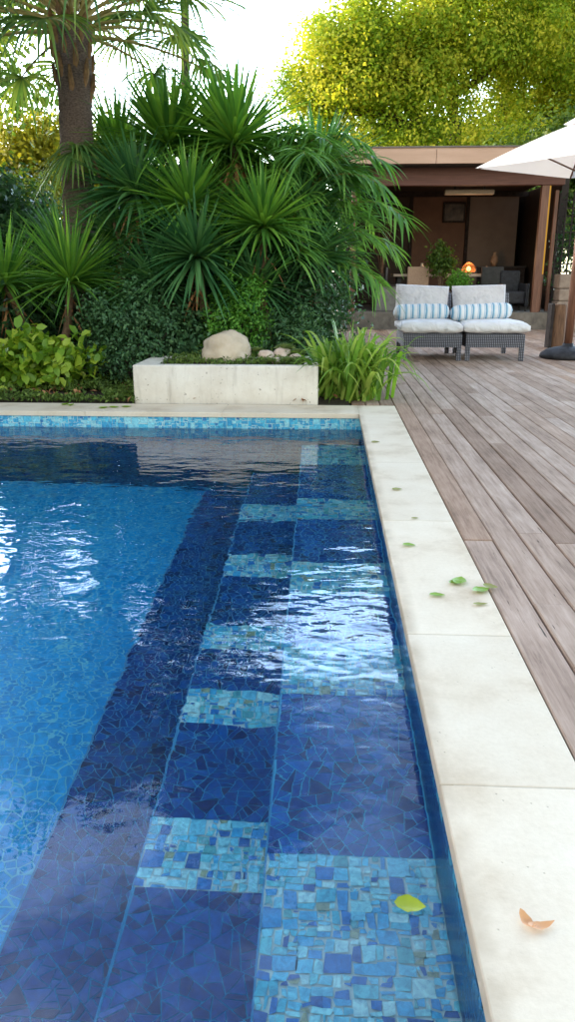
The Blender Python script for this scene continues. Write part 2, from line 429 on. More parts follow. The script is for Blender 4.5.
# ------------------------------------------------------------------ mesh helpers
class MB:
    def __init__(s):
        s.v = []; s.f = []
    def add(s, vs, fs):
        o = len(s.v)
        s.v.extend([tuple(p) for p in vs])
        s.f.extend([tuple(i + o for i in f) for f in fs])
        return s
    def box(s, x0, x1, y0, y1, z0, z1, ch=0.0, mat=None):
        if ch <= 0:
            vs = [(x0, y0, z0), (x1, y0, z0), (x1, y1, z0), (x0, y1, z0), (x0, y0, z1), (x1, y0, z1), (x1, y1, z1), (x0, y1, z1)]
            fs = [(0, 3, 2, 1), (4, 5, 6, 7), (0, 1, 5, 4), (1, 2, 6, 5), (2, 3, 7, 6), (3, 0, 4, 7)]
        else:
            bm = bmesh.new()
            bmesh.ops.create_cube(bm, size=1)
            for q in bm.verts:
                q.co = Vector((x0 + (q.co.x + .5) * (x1 - x0), y0 + (q.co.y + .5) * (y1 - y0), z0 + (q.co.z + .5) * (z1 - z0)))
            bmesh.ops.bevel(bm, geom=list(bm.edges), offset=ch, segments=2, affect='EDGES', profile=0.5)
            bm.verts.index_update()
            vs = [q.co.copy() for q in bm.verts]; fs = [[q.index for q in f.verts] for f in bm.faces]
            bm.free()
        if mat is not None:
            vs = [mat @ Vector(p) for p in vs]
        return s.add(vs, fs)
    def tube(s, pts, rad, n=8, caps=True):
        pts = [Vector(p) for p in pts]
        if isinstance(rad, (int, float)):
            rad = [rad] * len(pts)
        vs = []; fs = []
        up = Vector((0.13, 0.31, 0.94))
        for i, p in enumerate(pts):
            t = (pts[min(i + 1, len(pts) - 1)] - pts[max(i - 1, 0)]).normalized()
            if abs(t.dot(up)) > 0.97:
                up = Vector((1, 0.1, 0))
            a = t.cross(up).normalized(); b = t.cross(a)
            for k in range(n):
                an = 2 * PI * k / n
                vs.append(p + (a * math.cos(an) + b * math.sin(an)) * rad[i])
        for i in range(len(pts) - 1):
            for k in range(n):
                fs.append((i * n + k, i * n + (k + 1) % n, (i + 1) * n + (k + 1) % n, (i + 1) * n + k))
        if caps:
            fs.append(tuple(range(n)))
            fs.append(tuple(reversed(range((len(pts) - 1) * n, len(pts) * n))))
        return s.add(vs, fs)
    def lathe(s, cx, cy, prof, n=24):
        vs = []; fs = []
        for r, z in prof:
            for k in range(n):
                a = 2 * PI * k / n
                vs.append((cx + r * math.cos(a), cy + r * math.sin(a), z))
        for i in range(len(prof) - 1):
            for k in range(n):
                fs.append((i * n + k, i * n + (k + 1) % n, (i + 1) * n + (k + 1) % n, (i + 1) * n + k))
        fs.append(tuple(reversed(range(n))))
        fs.append(tuple(range((len(prof) - 1) * n, len(prof) * n)))
        return s.add(vs, fs)
    def build(s, name, mat, parent=None, origin=None, smooth=False):
        return link_mesh(name, np.array(s.v, dtype=np.float64), s.f, mat, parent, origin, smooth)

ORG = {}
def link_mesh(name, verts, faces, mat, parent=None, origin=None, smooth=False):
    """verts are world positions; the mesh is stored relative to its thing's base"""
    o0 = np.array(ORG[parent.name] if parent is not None else (origin if origin is not None else (0, 0, 0)), float)
    me = bpy.data.meshes.new(name)
    vl = (np.asarray(verts) - o0)
    if isinstance(faces, np.ndarray):
        k = faces.shape[1]
        me.vertices.add(len(vl)); me.vertices.foreach_set('co', vl.astype(np.float32).ravel())
        me.loops.add(faces.size); me.loops.foreach_set('vertex_index', faces.astype(np.int32).ravel())
        me.polygons.add(len(faces))
        me.polygons.foreach_set('loop_start', np.arange(0, faces.size, k, dtype=np.int32))
        me.update(calc_edges=True)
    else:
        me.from_pydata([tuple(p) for p in vl], [], faces)
    me.validate()
    if smooth:
        me.polygons.foreach_set('use_smooth', [True] * len(me.polygons))
    me.materials.append(mat)
    ob = bpy.data.objects.new(name, me)
    COL.objects.link(ob)
    if parent is not None:
        ob.parent = parent
    else:
        ob.location = tuple(o0)
    ORG[ob.name] = tuple(o0)
    return ob

def tag(o, label=None, cat=None, group=None, kind=None):
    if label: o['label'] = label
    if cat: o['category'] = cat
    if group: o['group'] = group
    if kind: o['kind'] = kind
    return o

def thing(name, loc, label, cat, group=None):
    o = bpy.data.objects.new(name, None)
    o.empty_display_size = 0.1
    COL.objects.link(o)
    o.location = loc
    ORG[o.name] = tuple(loc)
    return tag(o, label, cat, group)

def unit(a):
    return a / np.maximum(np.linalg.norm(a, axis=-1, keepdims=True), 1e-9)

# --- foliage generators (return verts, quad faces)
def leaf_cards(cen, size, aspect=0.5, up=0.4, rng=RNG, fold=0.12, hang=0.0, out=None):
    n = len(cen)
    size = np.broadcast_to(size, (n,)) * rng.uniform(0.7, 1.3, n)
    d = unit(rng.normal(size=(n, 3)) + np.array([0, 0, -hang]))
    nr = rng.normal(size=(n, 3)) * (1.0 if out is None else .45) + np.array([0, 0, up * 2 * (1 if out is None else .5)])
    nr = unit(nr if out is None else nr + out)
    if out is not None: d = unit(d - nr * (d * nr).sum(1, keepdims=True) * .9)
    sd = unit(np.cross(d, nr)); nn = np.cross(sd, d)
    l = size[:, None]; w = l * aspect * 0.5
    v = np.stack([cen - d * l * .5, cen + sd * w + nn * l * fold - d * l * .05, cen + d * l * .5, cen - sd * w + nn * l * fold - d * l * .05], 1)
    return v.reshape(-1, 3), np.arange(4 * n).reshape(n, 4)

def round_leaves(cen, size, aspect=0.6, up=0.6, rng=RNG, fold=0.16):
    n = len(cen)
    size = np.broadcast_to(size, (n,)) * rng.uniform(0.6, 1.25, n)
    d = unit(rng.normal(size=(n, 3)) + np.array([0, -.3, -.1]))
    nr = unit(rng.normal(size=(n, 3)) * .8 + np.array([0, -.3, up * 2]))
    sd = unit(np.cross(d, nr)); nn = np.cross(sd, d)
    l = size[:, None]; w = l * aspect * 0.5
    def P(a, b_, lift): return cen + d * l * a + sd * w * b_ + nn * l * lift
    v = np.stack([P(-.5, 0, 0), P(-.28, .8, fold * .6), P(.12, .95, fold * .7), P(.5, 0, -.12), P(.12, -.95, fold * .7), P(-.28, -.8, fold * .6), P(-.28, 0, 0), P(.12, 0, 0)], 1)
    f = np.array([[0, 1, 2, 7], [7, 2, 3, 3], [0, 7, 4, 5], [7, 3, 3, 4]])
    f = np.array([[0, 1, 2, 7], [0, 7, 4, 5], [2, 3, 4, 7]])
    faces = (np.arange(n)[:, None, None] * 8 + f[None]).reshape(-1, 4)
    return v.reshape(-1, 3), faces

def clump_points(n, k, center, radii, sigma, rng=RNG, shell=0.55, flat=0.8):
    u = unit(rng.normal(size=(k, 3)))
    r = (shell + (1 - shell) * rng.random(k)) * rng.uniform(0.82, 1.1, k)
    inner = rng.random(k) < 0.25
    r[inner] *= 0.55
    cc = np.array(center) + u * r[:, None] * np.array(radii)
    idx = rng.integers(0, k, n)
    sg = sigma * rng.uniform(0.6, 1.3, k)
    return cc[idx] + rng.normal(size=(n, 3)) * sg[idx][:, None] * np.array([1, 1, flat]), cc

def blades(base, d, length, width, droop, seg=5, fold=0.25, taper=2.2, roll=None, rng=RNG, base_w=0.35, peak=0.3):
    """strap leaves: base (n,3), direction (n,3), lengths, widths, droop (gravity sag / length)"""
    n = len(base)
    length = np.broadcast_to(length, (n,)); width = np.broadcast_to(width, (n,)); droop = np.broadcast_to(droop, (n,))
    d = unit(d)
    upv = np.array([0, 0, 1.0]) + rng.normal(size=(n, 3)) * 0.15
    sd = unit(np.cross(d, upv))
    rows = []
    for i in range(seg + 1):
        t = i / seg
        p = base + d * (length * t)[:, None] + np.array([0, 0, -1.0]) * (droop * length * t ** taper)[:, None]
        if t < peak:
            w = base_w + (1 - base_w) * (t / peak)
        else:
            w = 1 - ((t - peak) / (1 - peak)) ** 1.6 * 0.97
        ww = (width * w * 0.5)[:, None]
        lift = np.array([0, 0, 1.0]) * (ww * 2 * fold)
        rows.append(np.stack([p + sd * ww + lift, p, p - sd * ww + lift], 1))
    v = np.stack(rows, 1)                       # n, seg+1, 3, 3
    per = (seg + 1) * 3
    f = []
    for i in range(seg):
        for j in (0, 1):
            f.append([i * 3 + j, i * 3 + j + 1, (i + 1) * 3 + j + 1, (i + 1) * 3 + j])
    f = np.array(f)
    faces = (np.arange(n)[:, None, None] * per + f[None]).reshape(-1, 4)
    return v.reshape(-1, 3), faces

def merge(parts):
    vs = []; fs = []; o = 0
    for v, f in parts:
        vs.append(v); fs.append(f + o); o += len(v)
    return np.concatenate(vs), np.concatenate(fs)

# ================================================================== SETTING
XC0, XC1 = 0.255, 0.574            # coping inner / outer edge
YF0, YF1 = 6.17, 6.60              # far coping
ZW = -0.13                         # water level
XW, YW = 0.278, 6.19               # pool walls
PX0, PY0 = -7.5, -4.0              # pool limits to the left and behind

# ground: one sheet with the pool cut out
g = MB()
B = 400
gx = [-B, PX0 - .1, 0.42, B]; gy = [-B, PY0 - .1, 6.45, B]
for i in range(3):
    for j in range(3):
        if i == 1 and j == 1: continue
        g.add([(gx[i], gy[j], -.16), (gx[i + 1], gy[j], -.16), (gx[i + 1], gy[j + 1], -.16), (gx[i], gy[j + 1], -.16)], [(0, 1, 2, 3)])
tag(g.build('ground', M['ground']), kind='structure')

def tesserae(x0, x1, y0, y1, size):
    """cut mosaic pieces: a rectangle split again and again at uneven places"""
    out = []
    def split(a, b, c, d, lvl):
        w_, h_ = b - a, d - c
        lim = size * random.choice((.45, .7, .9, 1.0, 1.3, 1.8))
        if (w_ < lim and h_ < lim) or lvl > 14:
            out.append((a, b, c, d)); return
        f = random.uniform(.34, .66)
        if w_ > h_ * random.uniform(.75, 1.35):
            m_ = a + w_ * f; split(a, m_, c, d, lvl + 1); split(m_, b, c, d, lvl + 1)
        else:
            m_ = c + h_ * f; split(a, b, c, m_, lvl + 1); split(a, b, m_, d, lvl + 1)
    split(x0, x1, y0, y1, 0)
    return out
def shards(x0, x1, y0, y1, area):
    """broken tile pieces: a strip split again and again by slanted lines"""
    out = []
    stack = []
    ny_ = max(1, int((y1 - y0) / .35)); 
    for q in range(ny_):
        a = y0 + (y1 - y0) * q / ny_; b = y0 + (y1 - y0) * (q + 1) / ny_
        stack.append([(x0, a), (x1, a), (x1, b), (x0, b)])
    while stack:
        P = stack.pop()
        A = abs(sum(P[i][0] * P[(i + 1) % len(P)][1] - P[(i + 1) % len(P)][0] * P[i][1] for i in range(len(P)))) / 2
        if A < area * random.choice((.7, 1, 1, 1.3, 1.8)):
            out.append(P); continue
        cx = sum(p_[0] for p_ in P) / len(P); cy = sum(p_[1] for p_ in P) / len(P)
        # cut roughly across the longest direction
        far = max(P, key=lambda p_: (p_[0] - cx) ** 2 + (p_[1] - cy) ** 2)
        an = math.atan2(far[1] - cy, far[0] - cx) + PI / 2 + random.uniform(-.26, .26)
        ox = cx + random.uniform(-.2, .2) * (far[0] - cx); oy = cy + random.uniform(-.2, .2) * (far[1] - cy)
        nx_, ny2 = -math.sin(an), math.cos(an)
        sd_ = [(p_[0] - ox) * nx_ + (p_[1] - oy) * ny2 for p_ in P]
        a_, b_ = [], []
        for i in range(len(P)):
            j = (i + 1) % len(P)
            (a_ if sd_[i] >= 0 else b_).append(P[i])
            if (sd_[i] >= 0) != (sd_[j] >= 0):
                t_ = sd_[i] / (sd_[i] - sd_[j])
                q = (P[i][0] + (P[j][0] - P[i][0]) * t_, P[i][1] + (P[j][1] - P[i][1]) * t_)
                a_.append(q); b_.append(q)
        if len(a_) < 3 or len(b_) < 3:
            out.append(P); continue
        stack += [a_, b_]
    return out
def lay_polys(mb, polys, z, g):
    for P in polys:
        # orient counter clockwise, pull every edge in by the grout half-width
        A = sum(P[i][0] * P[(i + 1) % len(P)][1] - P[(i + 1) % len(P)][0] * P[i][1] for i in range(len(P)))
        if A < 0: P = P[::-1]
        n = len(P); Q = []
        for i in range(n):
            p0, p1, p2 = Vector(P[i - 1]), Vector(P[i]), Vector(P[(i + 1) % n])
            e1, e2 = p1 - p0, p2 - p1
            if e1.length < 1e-5 or e2.length < 1e-5: continue
            n1 = Vector((-e1.y, e1.x)).normalized(); n2 = Vector((-e2.y, e2.x)).normalized()
            b_ = n1 + n2
            k = g / max(.35, b_.length / 2)
            v_ = p1 + b_.normalized() * k + Vector((random.uniform(-1, 1), random.uniform(-1, 1))) * g * .5
            Q.append((v_.x, v_.y, z))
        if len(Q) >= 3:
            mb.add(Q, [tuple(range(len(Q)))])
def lay(mb, rects, P, g):
    for a, b, c, d in rects:
        j = lambda: random.uniform(-.0042, .0042)
        pts = [(a + g + j(), c + g + j()), (b - g + j(), c + g + j()), (b - g + j(), d - g + j()), (a + g + j(), d - g + j())]
        mb.add([P(*q) for q in pts], [(0, 1, 2, 3)])
# pool shell
ZF = -1.63
p = MB()
p.add([(PX0, PY0, ZF), (XW, PY0, ZF), (XW, 5.87, ZF), (PX0, 5.87, ZF)], [(0, 1, 2, 3)])
tag(p.build('pool_floor', M['tile_floor']), kind='structure')
p = MB()
p.add([(PX0, 5.87, ZF), (XW, 5.87, ZF), (XW, YW, ZF), (PX0, YW, ZF)], [(0, 1, 2, 3)])
p.add([(PX0, YW, ZF), (XW, YW, ZF), (XW, YW, ZW - .03), (PX0, YW, ZW - .03)], [(0, 1, 2, 3)])
p.add([(XW, PY0, ZF), (XW, YW, ZF), (XW, YW, ZW - .03), (XW, PY0, ZW - .03)], [(3, 2, 1, 0)])
p.add([(PX0, PY0, ZF), (PX0, YW, ZF), (PX0, YW, ZW - .03), (PX0, PY0, ZW - .03)], [(0, 1, 2, 3)])
p.add([(PX0, PY0, ZF), (XW, PY0, ZF), (XW, PY0, ZW - .03), (PX0, PY0, ZW - .03)], [(3, 2, 1, 0)])
tag(p.build('pool_wall', M['tile_wall']), kind='structure')
p = MB()
zt = -0.034
p.add([(PX0, YW - .003, ZW - .03), (XW - .003, YW - .003, ZW - .03), (XW - .003, YW - .003, zt), (PX0, YW - .003, zt)], [(0, 1, 2, 3)])
tag(p.build('waterline_grout', M['mosaic_grout']), kind='structure')
p = MB()
nx = 40
for q in range(nx):
    a_ = PX0 + (XW - .004 - PX0) * q / nx; b_ = PX0 + (XW - .004 - PX0) * (q + 1) / nx
    lay(p, tesserae(a_, b_, ZW - .03, zt, .042), lambda x_, z_: (x_, YW - .0065, z_), .0014)
tag(p.build('waterline_tiles', M['band_tesserae']), kind='structure')
p = MB()
q_ = MB()
for q in range(40):
    a_ = -.5 + (YW + .49) * q / 40; b_ = -.5 + (YW + .49) * (q + 1) / 40
    lay(q_, tesserae(a_, b_, ZW - .03, zt, .04), lambda y__, z_: (XW - .0065, y__, z_), .0014)
tag(q_.build('waterline_tiles', M['wall_tesserae']), kind='structure')
p.add([(XW - .003, PY0, ZW - .03), (XW - .003, YW - .003, ZW - .03), (XW - .003, YW - .003, zt), (XW - .003, PY0, zt)], [(3, 2, 1, 0)])
p.add([(PX0 + .003, PY0, ZW - .03), (PX0 + .003, YW - .003, ZW - .03), (PX0 + .003, YW - .003, zt), (PX0 + .003, PY0, zt)], [(0, 1, 2, 3)])
tag(p.build('waterline_tiles', M['tile_wall']), kind='structure')

# steps: (depth, left edge near, left edge far, right x, far end, stripes)
def xedge(a, b, y):
    return a + (b - a) * (y - 1.0) / 4.5
steps = [(0.30, -0.127, -0.186, XW, 5.89, [(5.25, 5.89), (4.05, 4.43), (3.05, 3.41), (2.28, 2.62), (-1.0, 1.563)]),
         (0.60, -0.490, -0.528, -0.10, 5.33, [(4.31, 4.625), (3.52, 3.78), (2.82, 3.02), (2.33, 2.54), (1.635, 1.884), (-0.6, 0.2)]),
         (0.90, -0.862, -0.856, -0.46, 5.22, [])]
nose = MB()
for d, xa, xb, xr, yf, st in steps:
    dark = MB(); light = MB()
    cuts = sorted({PY0 + 0.01, yf, *[q for s_ in st for q in s_]})
    z = ZW - d
    for a, b in zip(cuts[:-1], cuts[1:]):
        tgt = light if any(s0 - 1e-6 <= a and b <= s1 + 1e-6 for s0, s1 in st) else dark
        tgt.add([(xedge(xa, xb, a), a, z), (xr, a, z), (xr, b, z), (xedge(xa, xb, b), b, z)], [(0, 1, 2, 3)])
    dark.add([(xedge(xa, xb, PY0), PY0 + .01, z), (xedge(xa, xb, yf), yf, z), (xedge(xa, xb, yf), yf, z - .35 if d < .9 else ZF), (xedge(xa, xb, PY0), PY0 + .01, z - .35 if d < .9 else ZF)], [(0, 1, 2, 3)])
    dark.add([(xedge(xa, xb, yf), yf, z), (xr, yf, z), (xr, yf, ZF), (xedge(xa, xb, yf), yf, ZF)], [(0, 1, 2, 3)])
    for q in range(8):
        ya = PY0 + .01 + (yf - PY0 - .01) * q / 8; yb = PY0 + .01 + (yf - PY0 - .01) * (q + 1) / 8
        nose.add([(xedge(xa, xb, ya) - .002, ya, z + .003), (xedge(xa, xb, ya) + .0025, ya, z + .003), (xedge(xa, xb, yb) + .0025, yb, z + .003), (xedge(xa, xb, yb) - .002, yb, z + .003)], [(0, 1, 2, 3)])
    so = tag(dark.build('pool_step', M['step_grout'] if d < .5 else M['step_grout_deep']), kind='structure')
    sm = MB(); y_ = 0.0
    for s0, s1 in sorted(st) + [(yf, yf)]:
        if s0 > y_ + .02:
            m0 = int((s0 - y_) / .5) + 1
            for q in range(m0):
                a_ = y_ + (s0 - y_) * q / m0; b_ = y_ + (s0 - y_) * (q + 1) / m0
                lay_polys(sm, shards(xedge(xa, xb, (a_ + b_) / 2) + .004, xr - .003, a_, b_, .00150), z + .003, .0015)
        y_ = max(y_, s1)
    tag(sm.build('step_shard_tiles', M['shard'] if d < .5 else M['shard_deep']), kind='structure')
    if light.v:
        tag(light.build('step_stripe_grout', M['mosaic_grout']), kind='structure')
        tm = MB()
        for s0, s1 in st:
            for q in range(4):
                a_ = max(s0, PY0 + .02) + (s1 - max(s0, PY0 + .02)) * q / 4; b_ = max(s0, PY0 + .02) + (s1 - max(s0, PY0 + .02)) * (q + 1) / 4
                lay(tm, tesserae(xedge(xa, xb, (a_ + b_) / 2) + .002, xr - .002, a_, b_, .038), lambda x_, y_: (x_, y_, z + .0035), .0016)
        tag(tm.build('step_stripe_tiles', M['tesserae']), kind='structure')

tag(nose.build('step_nosing', M['nosing']), kind='structure')
# water surface: real low swell, finer ripples in the shader
nx, ny = 90, 150
xs = np.linspace(PX0 + .004, XW - .004, nx); ys = np.linspace(PY0 + .004, YW - .005, ny)
vs = [(x, y, ZW + 0.0016 * mnoise.noise(Vector((x * 1.7, y * 1.2, 3.1)))) for y in ys for x in xs]
fs = [(j * nx + i, j * nx + i + 1, (j + 1) * nx + i + 1, (j + 1) * nx + i) for j in range(ny - 1) for i in range(nx - 1)]
w = MB().add(vs, fs).build('pool_water', M['water'], smooth=True)
tag(w, kind='structure')

# coping slabs with eased edges
cp = MB()
def slab(x0, x1, y0, y1):
    cp.box(x0 + .0006, x1 - .0006, y0 + .0006, y1 - .0006, -.04, 0.0, 0.004)
yj = [PY0, -2.4, -1.2, -.2, 0.72, 1.435, 2.171, 3.333, 4.48, 5.60]
for a, b in zip(yj[:-1], yj[1:]): slab(XC0, XC1, a, b)
slab(XC0, XC1, 5.60, YF1)
xj = [XC0, -.86, -1.99, -3.12, -4.25, -5.4, -6.5, PX0 - .3]
for b, a in zip(xj[:-1], xj[1:]): slab(a, b, YF0, YF1)
tag(cp.build('pool_coping', M['limestone'], smooth=False), kind='structure')
gr = MB()
gr.box(XC0 + .03, XC1 - .01, PY0, YF1 - .01, -.15, -.0018)
gr.box(PX0 - .3, XC0 + .028, YF0 + .03, YF1 - .01, -.15, -.002)
tag(gr.build('coping_bed', M['grout']), kind='structure')

# deck boards, each with its own length, eased edges and a slightly different height
dk = MB()
pitch = 0.1235; x = XC1 + .006
i = 0
while x < 8.6:
    y = -2.5 + random.uniform(-2.0, 0)
    while y < 16.85:
        ln = random.uniform(1.7, 3.7)
        y1 = min(y + ln, 16.9)
        dz = random.uniform(-.003, .0005)
        wv = pitch - random.uniform(.0045, .0075)
        if y1 - y > .2:
            c = .004; a0 = y + .002; a1 = y1 - .002
            t0 = dz + random.uniform(-.001, .001)
            dk.add([(x, a0, -.03), (x + wv, a0, -.03), (x + wv, a1, -.03), (x, a1, -.03),
                    (x, a0, t0 - c), (x + wv, a0, t0 - c), (x + wv, a1, t0 - c), (x, a1, t0 - c),
                    (x + c, a0 + c * .5, t0), (x + wv - c, a0 + c * .5, t0), (x + wv - c, a1 - c * .5, t0), (x + c, a1 - c * .5, t0)],
                   [(0, 1, 5, 4), (1, 2, 6, 5), (2, 3, 7, 6), (3, 0, 4, 7), (4, 5, 9, 8), (5, 6, 10, 9), (6, 7, 11, 10), (7, 4, 8, 11), (8, 9, 10, 11)])
        y = y1
    x += pitch; i += 1
# boards that carry on past the pool corner, left of the coping edge
for k in (1, 2, 3):
    x0 = XC1 + .006 - k * pitch; y = YF1 + .01 + 0.02 * k
    while y < 16.85:
        y1 = min(y + random.uniform(1.7, 3.2), 16.9)
        c = .004; wv = pitch - .008; a0 = y + .002; a1 = y1 - .002; t0 = -.001
        dk.add([(x0, a0, -.03), (x0 + wv, a0, -.03), (x0 + wv, a1, -.03), (x0, a1, -.03),
                (x0, a0, t0 - c), (x0 + wv, a0, t0 - c), (x0 + wv, a1, t0 - c), (x0, a1, t0 - c),
                (x0 + c, a0, t0), (x0 + wv - c, a0, t0), (x0 + wv - c, a1, t0), (x0 + c, a1, t0)],
               [(0, 1, 5, 4), (1, 2, 6, 5), (2, 3, 7, 6), (3, 0, 4, 7), (4, 5, 9, 8), (5, 6, 10, 9), (6, 7, 11, 10), (7, 4, 8, 11), (8, 9, 10, 11)])
        y = y1
tag(dk.build('deck', M['deck']), kind='structure')

# planting bed behind the pool
nx, ny = 90, 60
xs = np.linspace(-9.5, 0.19, nx); ys = np.linspace(YF1 + .004, 14.5, ny)
vs = []
for yy in ys:
    for xx in xs:
        t = min(1, (yy - YF1) / .5)
        vs.append((xx, yy, -.02 + t * (.05 + .05 * mnoise.noise(Vector((xx * 1.3, yy * 1.3, 0))) + .02 * mnoise.noise(Vector((xx * 9, yy * 9, 2))))))
fs = [(j * nx + i, j * nx + i + 1, (j + 1) * nx + i + 1, (j + 1) * nx + i) for j in range(ny - 1) for i in range(nx - 1)]
tag(MB().add(vs, fs).build('garden_bed', M['soil'], smooth=True), kind='structure')

# ================================================================== PLANTER
PLX0, PLX1, PLY0, PLY1, PLZ = -1.70, -0.085, 6.67, 7.52, 0.325
t = thing('planter_box', ((PLX0 + PLX1) / 2, (PLY0 + PLY1) / 2, 0.0), 'long pale concrete planter box behind the far pool edge', 'planter')
b = MB(); wl = .10
b.box(PLX0, PLX1, PLY0, PLY0 + wl, -.02, PLZ, .012)
b.box(PLX0, PLX1, PLY1 - wl, PLY1, -.02, PLZ, .012)
b.box(PLX0, PLX0 + wl * 2, PLY0 + .05, PLY1 - .05, -.02, PLZ - .0025, .008)
b.box(PLX1 - wl * 1.3, PLX1, PLY0 + .05, PLY1 - .05, -.02, PLZ - .0025, .008)
b.build('wall', M['concrete'], t)
nx, ny = 40, 20
xs = np.linspace(PLX0 + wl * 1.9, PLX1 - wl * 1.2, nx); ys = np.linspace(PLY0 + wl * .9, PLY1 - wl * .9, ny)
vs = [(xx, yy, PLZ - .04 + .03 * mnoise.noise(Vector((xx * 5, yy * 5, 1))) + .03 * math.exp(-((yy - 7.2) / .25) ** 2)) for yy in ys for xx in xs]
fs = [(j * nx + i, j * nx + i + 1, (j + 1) * nx + i + 1, (j + 1) * nx + i) for j in range(ny - 1) for i in range(nx - 1)]
MB().add(vs, fs).build('soil', M['soil'], t, smooth=True)

def rock(name, c, r, mat, label, cat, seed, group=None, rough=.12, flat=(1, 1, 1), freq=1.6):
    bm = bmesh.new()
    bmesh.ops.create_icosphere(bm, subdivisions=4 if r[0] > .12 else 3, radius=1)
    vs = []
    for q in bm.verts:
        k = 1 + rough * mnoise.noise(q.co * freq + Vector((seed, 0, 0))) + rough * .3 * mnoise.noise(q.co * freq * 3 + Vector((seed, 5, 0)))
        vs.append((c[0] + q.co.x * r[0] * k, c[1] + q.co.y * r[1] * k, c[2] + q.co.z * r[2] * k))
    bm.verts.index_update()
    fs = [[q.index for q in f.verts] for f in bm.faces]
    bm.free()
    o = MB().add(vs, fs).build(name, mat, None, (c[0], c[1], c[2] - r[2] * .8), True)
    return tag(o, label, cat, group)
rock('boulder', (-.945, 7.17, .395), (.245, .22, .185), M['boulder'], 'large rounded tan boulder half sunk in the planter box', 'boulder', 3, None, .2)
for (x, y, z, r, lb) in [(-.57, 7.12, .365, .075, 'pinkish stone nearest the big boulder in the planter'),
                         (-.43, 7.20, .37, .085, 'largest pinkish stone in the middle of the planter stones'),
                         (-.30, 7.10, .35, .055, 'small pinkish stone in the planter near its right end'),
                         (-.47, 6.98, .335, .045, 'small pinkish stone at the front of the planter stones')]:
    rock('stone', (x, y, z), (r, r * .9, r * .75), M['pebble'], lb, 'stone', x * 9, 'stones in the planter', .25)

def rosette_succulent(x, y, z, r, label):
    n = 46
    k = np.arange(n); a = k * 2.39996; el = np.linspace(.15, 1.35, n)
    d = np.stack([np.cos(a) * np.cos(el), np.sin(a) * np.cos(el), np.sin(el)], 1)
    v, f = blades(np.tile([x, y, z], (n, 1)), d, r * np.linspace(1, .5, n), r * .38, 0.05, 3, .35, 2, base_w=.5, peak=.6)
    o = link_mesh('succulent', v, f, M['succulent'], None, (x, y, z), True)
    tag(o, label, 'succulent', 'succulents in the planter')
rosette_succulent(-.40, 7.27, .40, .13, 'green succulent rosette standing behind the largest planter stone')
rosette_succulent(-.36, 6.92, .325, .10, 'pale succulent rosette at the front right of the planter')
rosette_succulent(-.52, 6.90, .33, .075, 'small green succulent at the planter front below the pinkish stones')
rosette_succulent(-.66, 7.24, .39, .09, 'green succulent just right of the big boulder')
rosette_succulent(-.29, 7.22, .37, .10, 'green succulent behind the small right stone')
rosette_succulent(-1.32, 7.0, .33, .08, 'small green succulent alone left of the big boulder')
rosette_succulent(-.24, 7.02, .325, .08, 'small succulent rosette nearest the planter right end')

def carpet(name, n, xr, yr, zf, size, mat, label, cat):
    q = np.stack([RNG.uniform(*xr, n), RNG.uniform(*yr, n), np.zeros(n)], 1)
    keep = np.array([mnoise.noise(Vector((a * 3.1, b_ * 3.1, 7))) > -.22 for a, b_, _ in q])
    q = q[keep]
    q[:, 2] = [zf(a, b_) for a, b_, _ in q]
    q[:, 2] += np.abs(RNG.normal(size=len(q))) * .025
    v, f = leaf_cards(q, size, .45, .6)
    o = link_mesh(name, v, f, mat)
    return tag(o, label, cat, None, 'stuff')
carpet('ground_cover', 2600, (PLX0 + .22, PLX1 - .14), (PLY0 + .12, PLY1 - .13), lambda a, b_: PLZ - .015 + .03 * math.exp(-((b_ - 7.2) / .25) ** 2), .034, M['grasscover'], 'low green ground cover growing in the planter box', 'ground cover')
carpet('ground_cover', 30000, (-7.5, -1.66), (YF1 + .03, 7.9), lambda a, b_: .01 + .05 * min(1, (b_ - YF1) / .5), .045, M['grasscover'], 'low weeds and ground cover along the far pool edge', 'ground cover')
q = np.stack([RNG.uniform(-7, .15, 380), RNG.uniform(YF1 + .02, 7.4, 380), np.zeros(380)], 1)
q[:, 2] = .03 + .04 * np.minimum(1, (q[:, 1] - YF1) / .5)
v, f = leaf_cards(q, .06, .5, 2.0)
tag(link_mesh('leaf_litter', v, f, M['dead_leaf']), 'brown fallen leaf litter on the bed soil', 'leaf litter', None, 'stuff')

# ================================================================== PLANTS
def strap_plant(x, y, label):
    t = thing('strap_leaf_plant', (x, y, 0.0), label, 'plant')
    n = 230
    a = RNG.uniform(0, 2 * PI, n); el = RNG.uniform(.85, 1.5, n)
    d = np.stack([np.cos(a) * np.cos(el), np.sin(a) * np.cos(el), np.sin(el)], 1)
    d = d + np.array([.0, 0, 0])
    base = np.stack([x + RNG.normal(size=n) * .12, y + RNG.normal(size=n) * .08, np.full(n, -.01)], 1)
    ln = RNG.uniform(.78, 1.32, n)
    v, f = blades(base, d, ln, RNG.uniform(.036, .052, n), RNG.uniform(.38, .72, n), 8, .3, 2.4, base_w=.7, peak=.25)
    link_mesh('foliage', v, f, M['strap'], t, None, True)
    b = MB()
    for k in range(9):
        aa = k * .7
        b.tube([(x + .08 * math.cos(aa), y + .06 * math.sin(aa), -.03), (x + .09 * math.cos(aa), y + .07 * math.sin(aa), .07)], [.022, .014], 6)
    b.build('crown_base', M['petiole'], t)
strap_plant(0.19, 6.98, 'bright green arching strap leaf clump between planter and deck')

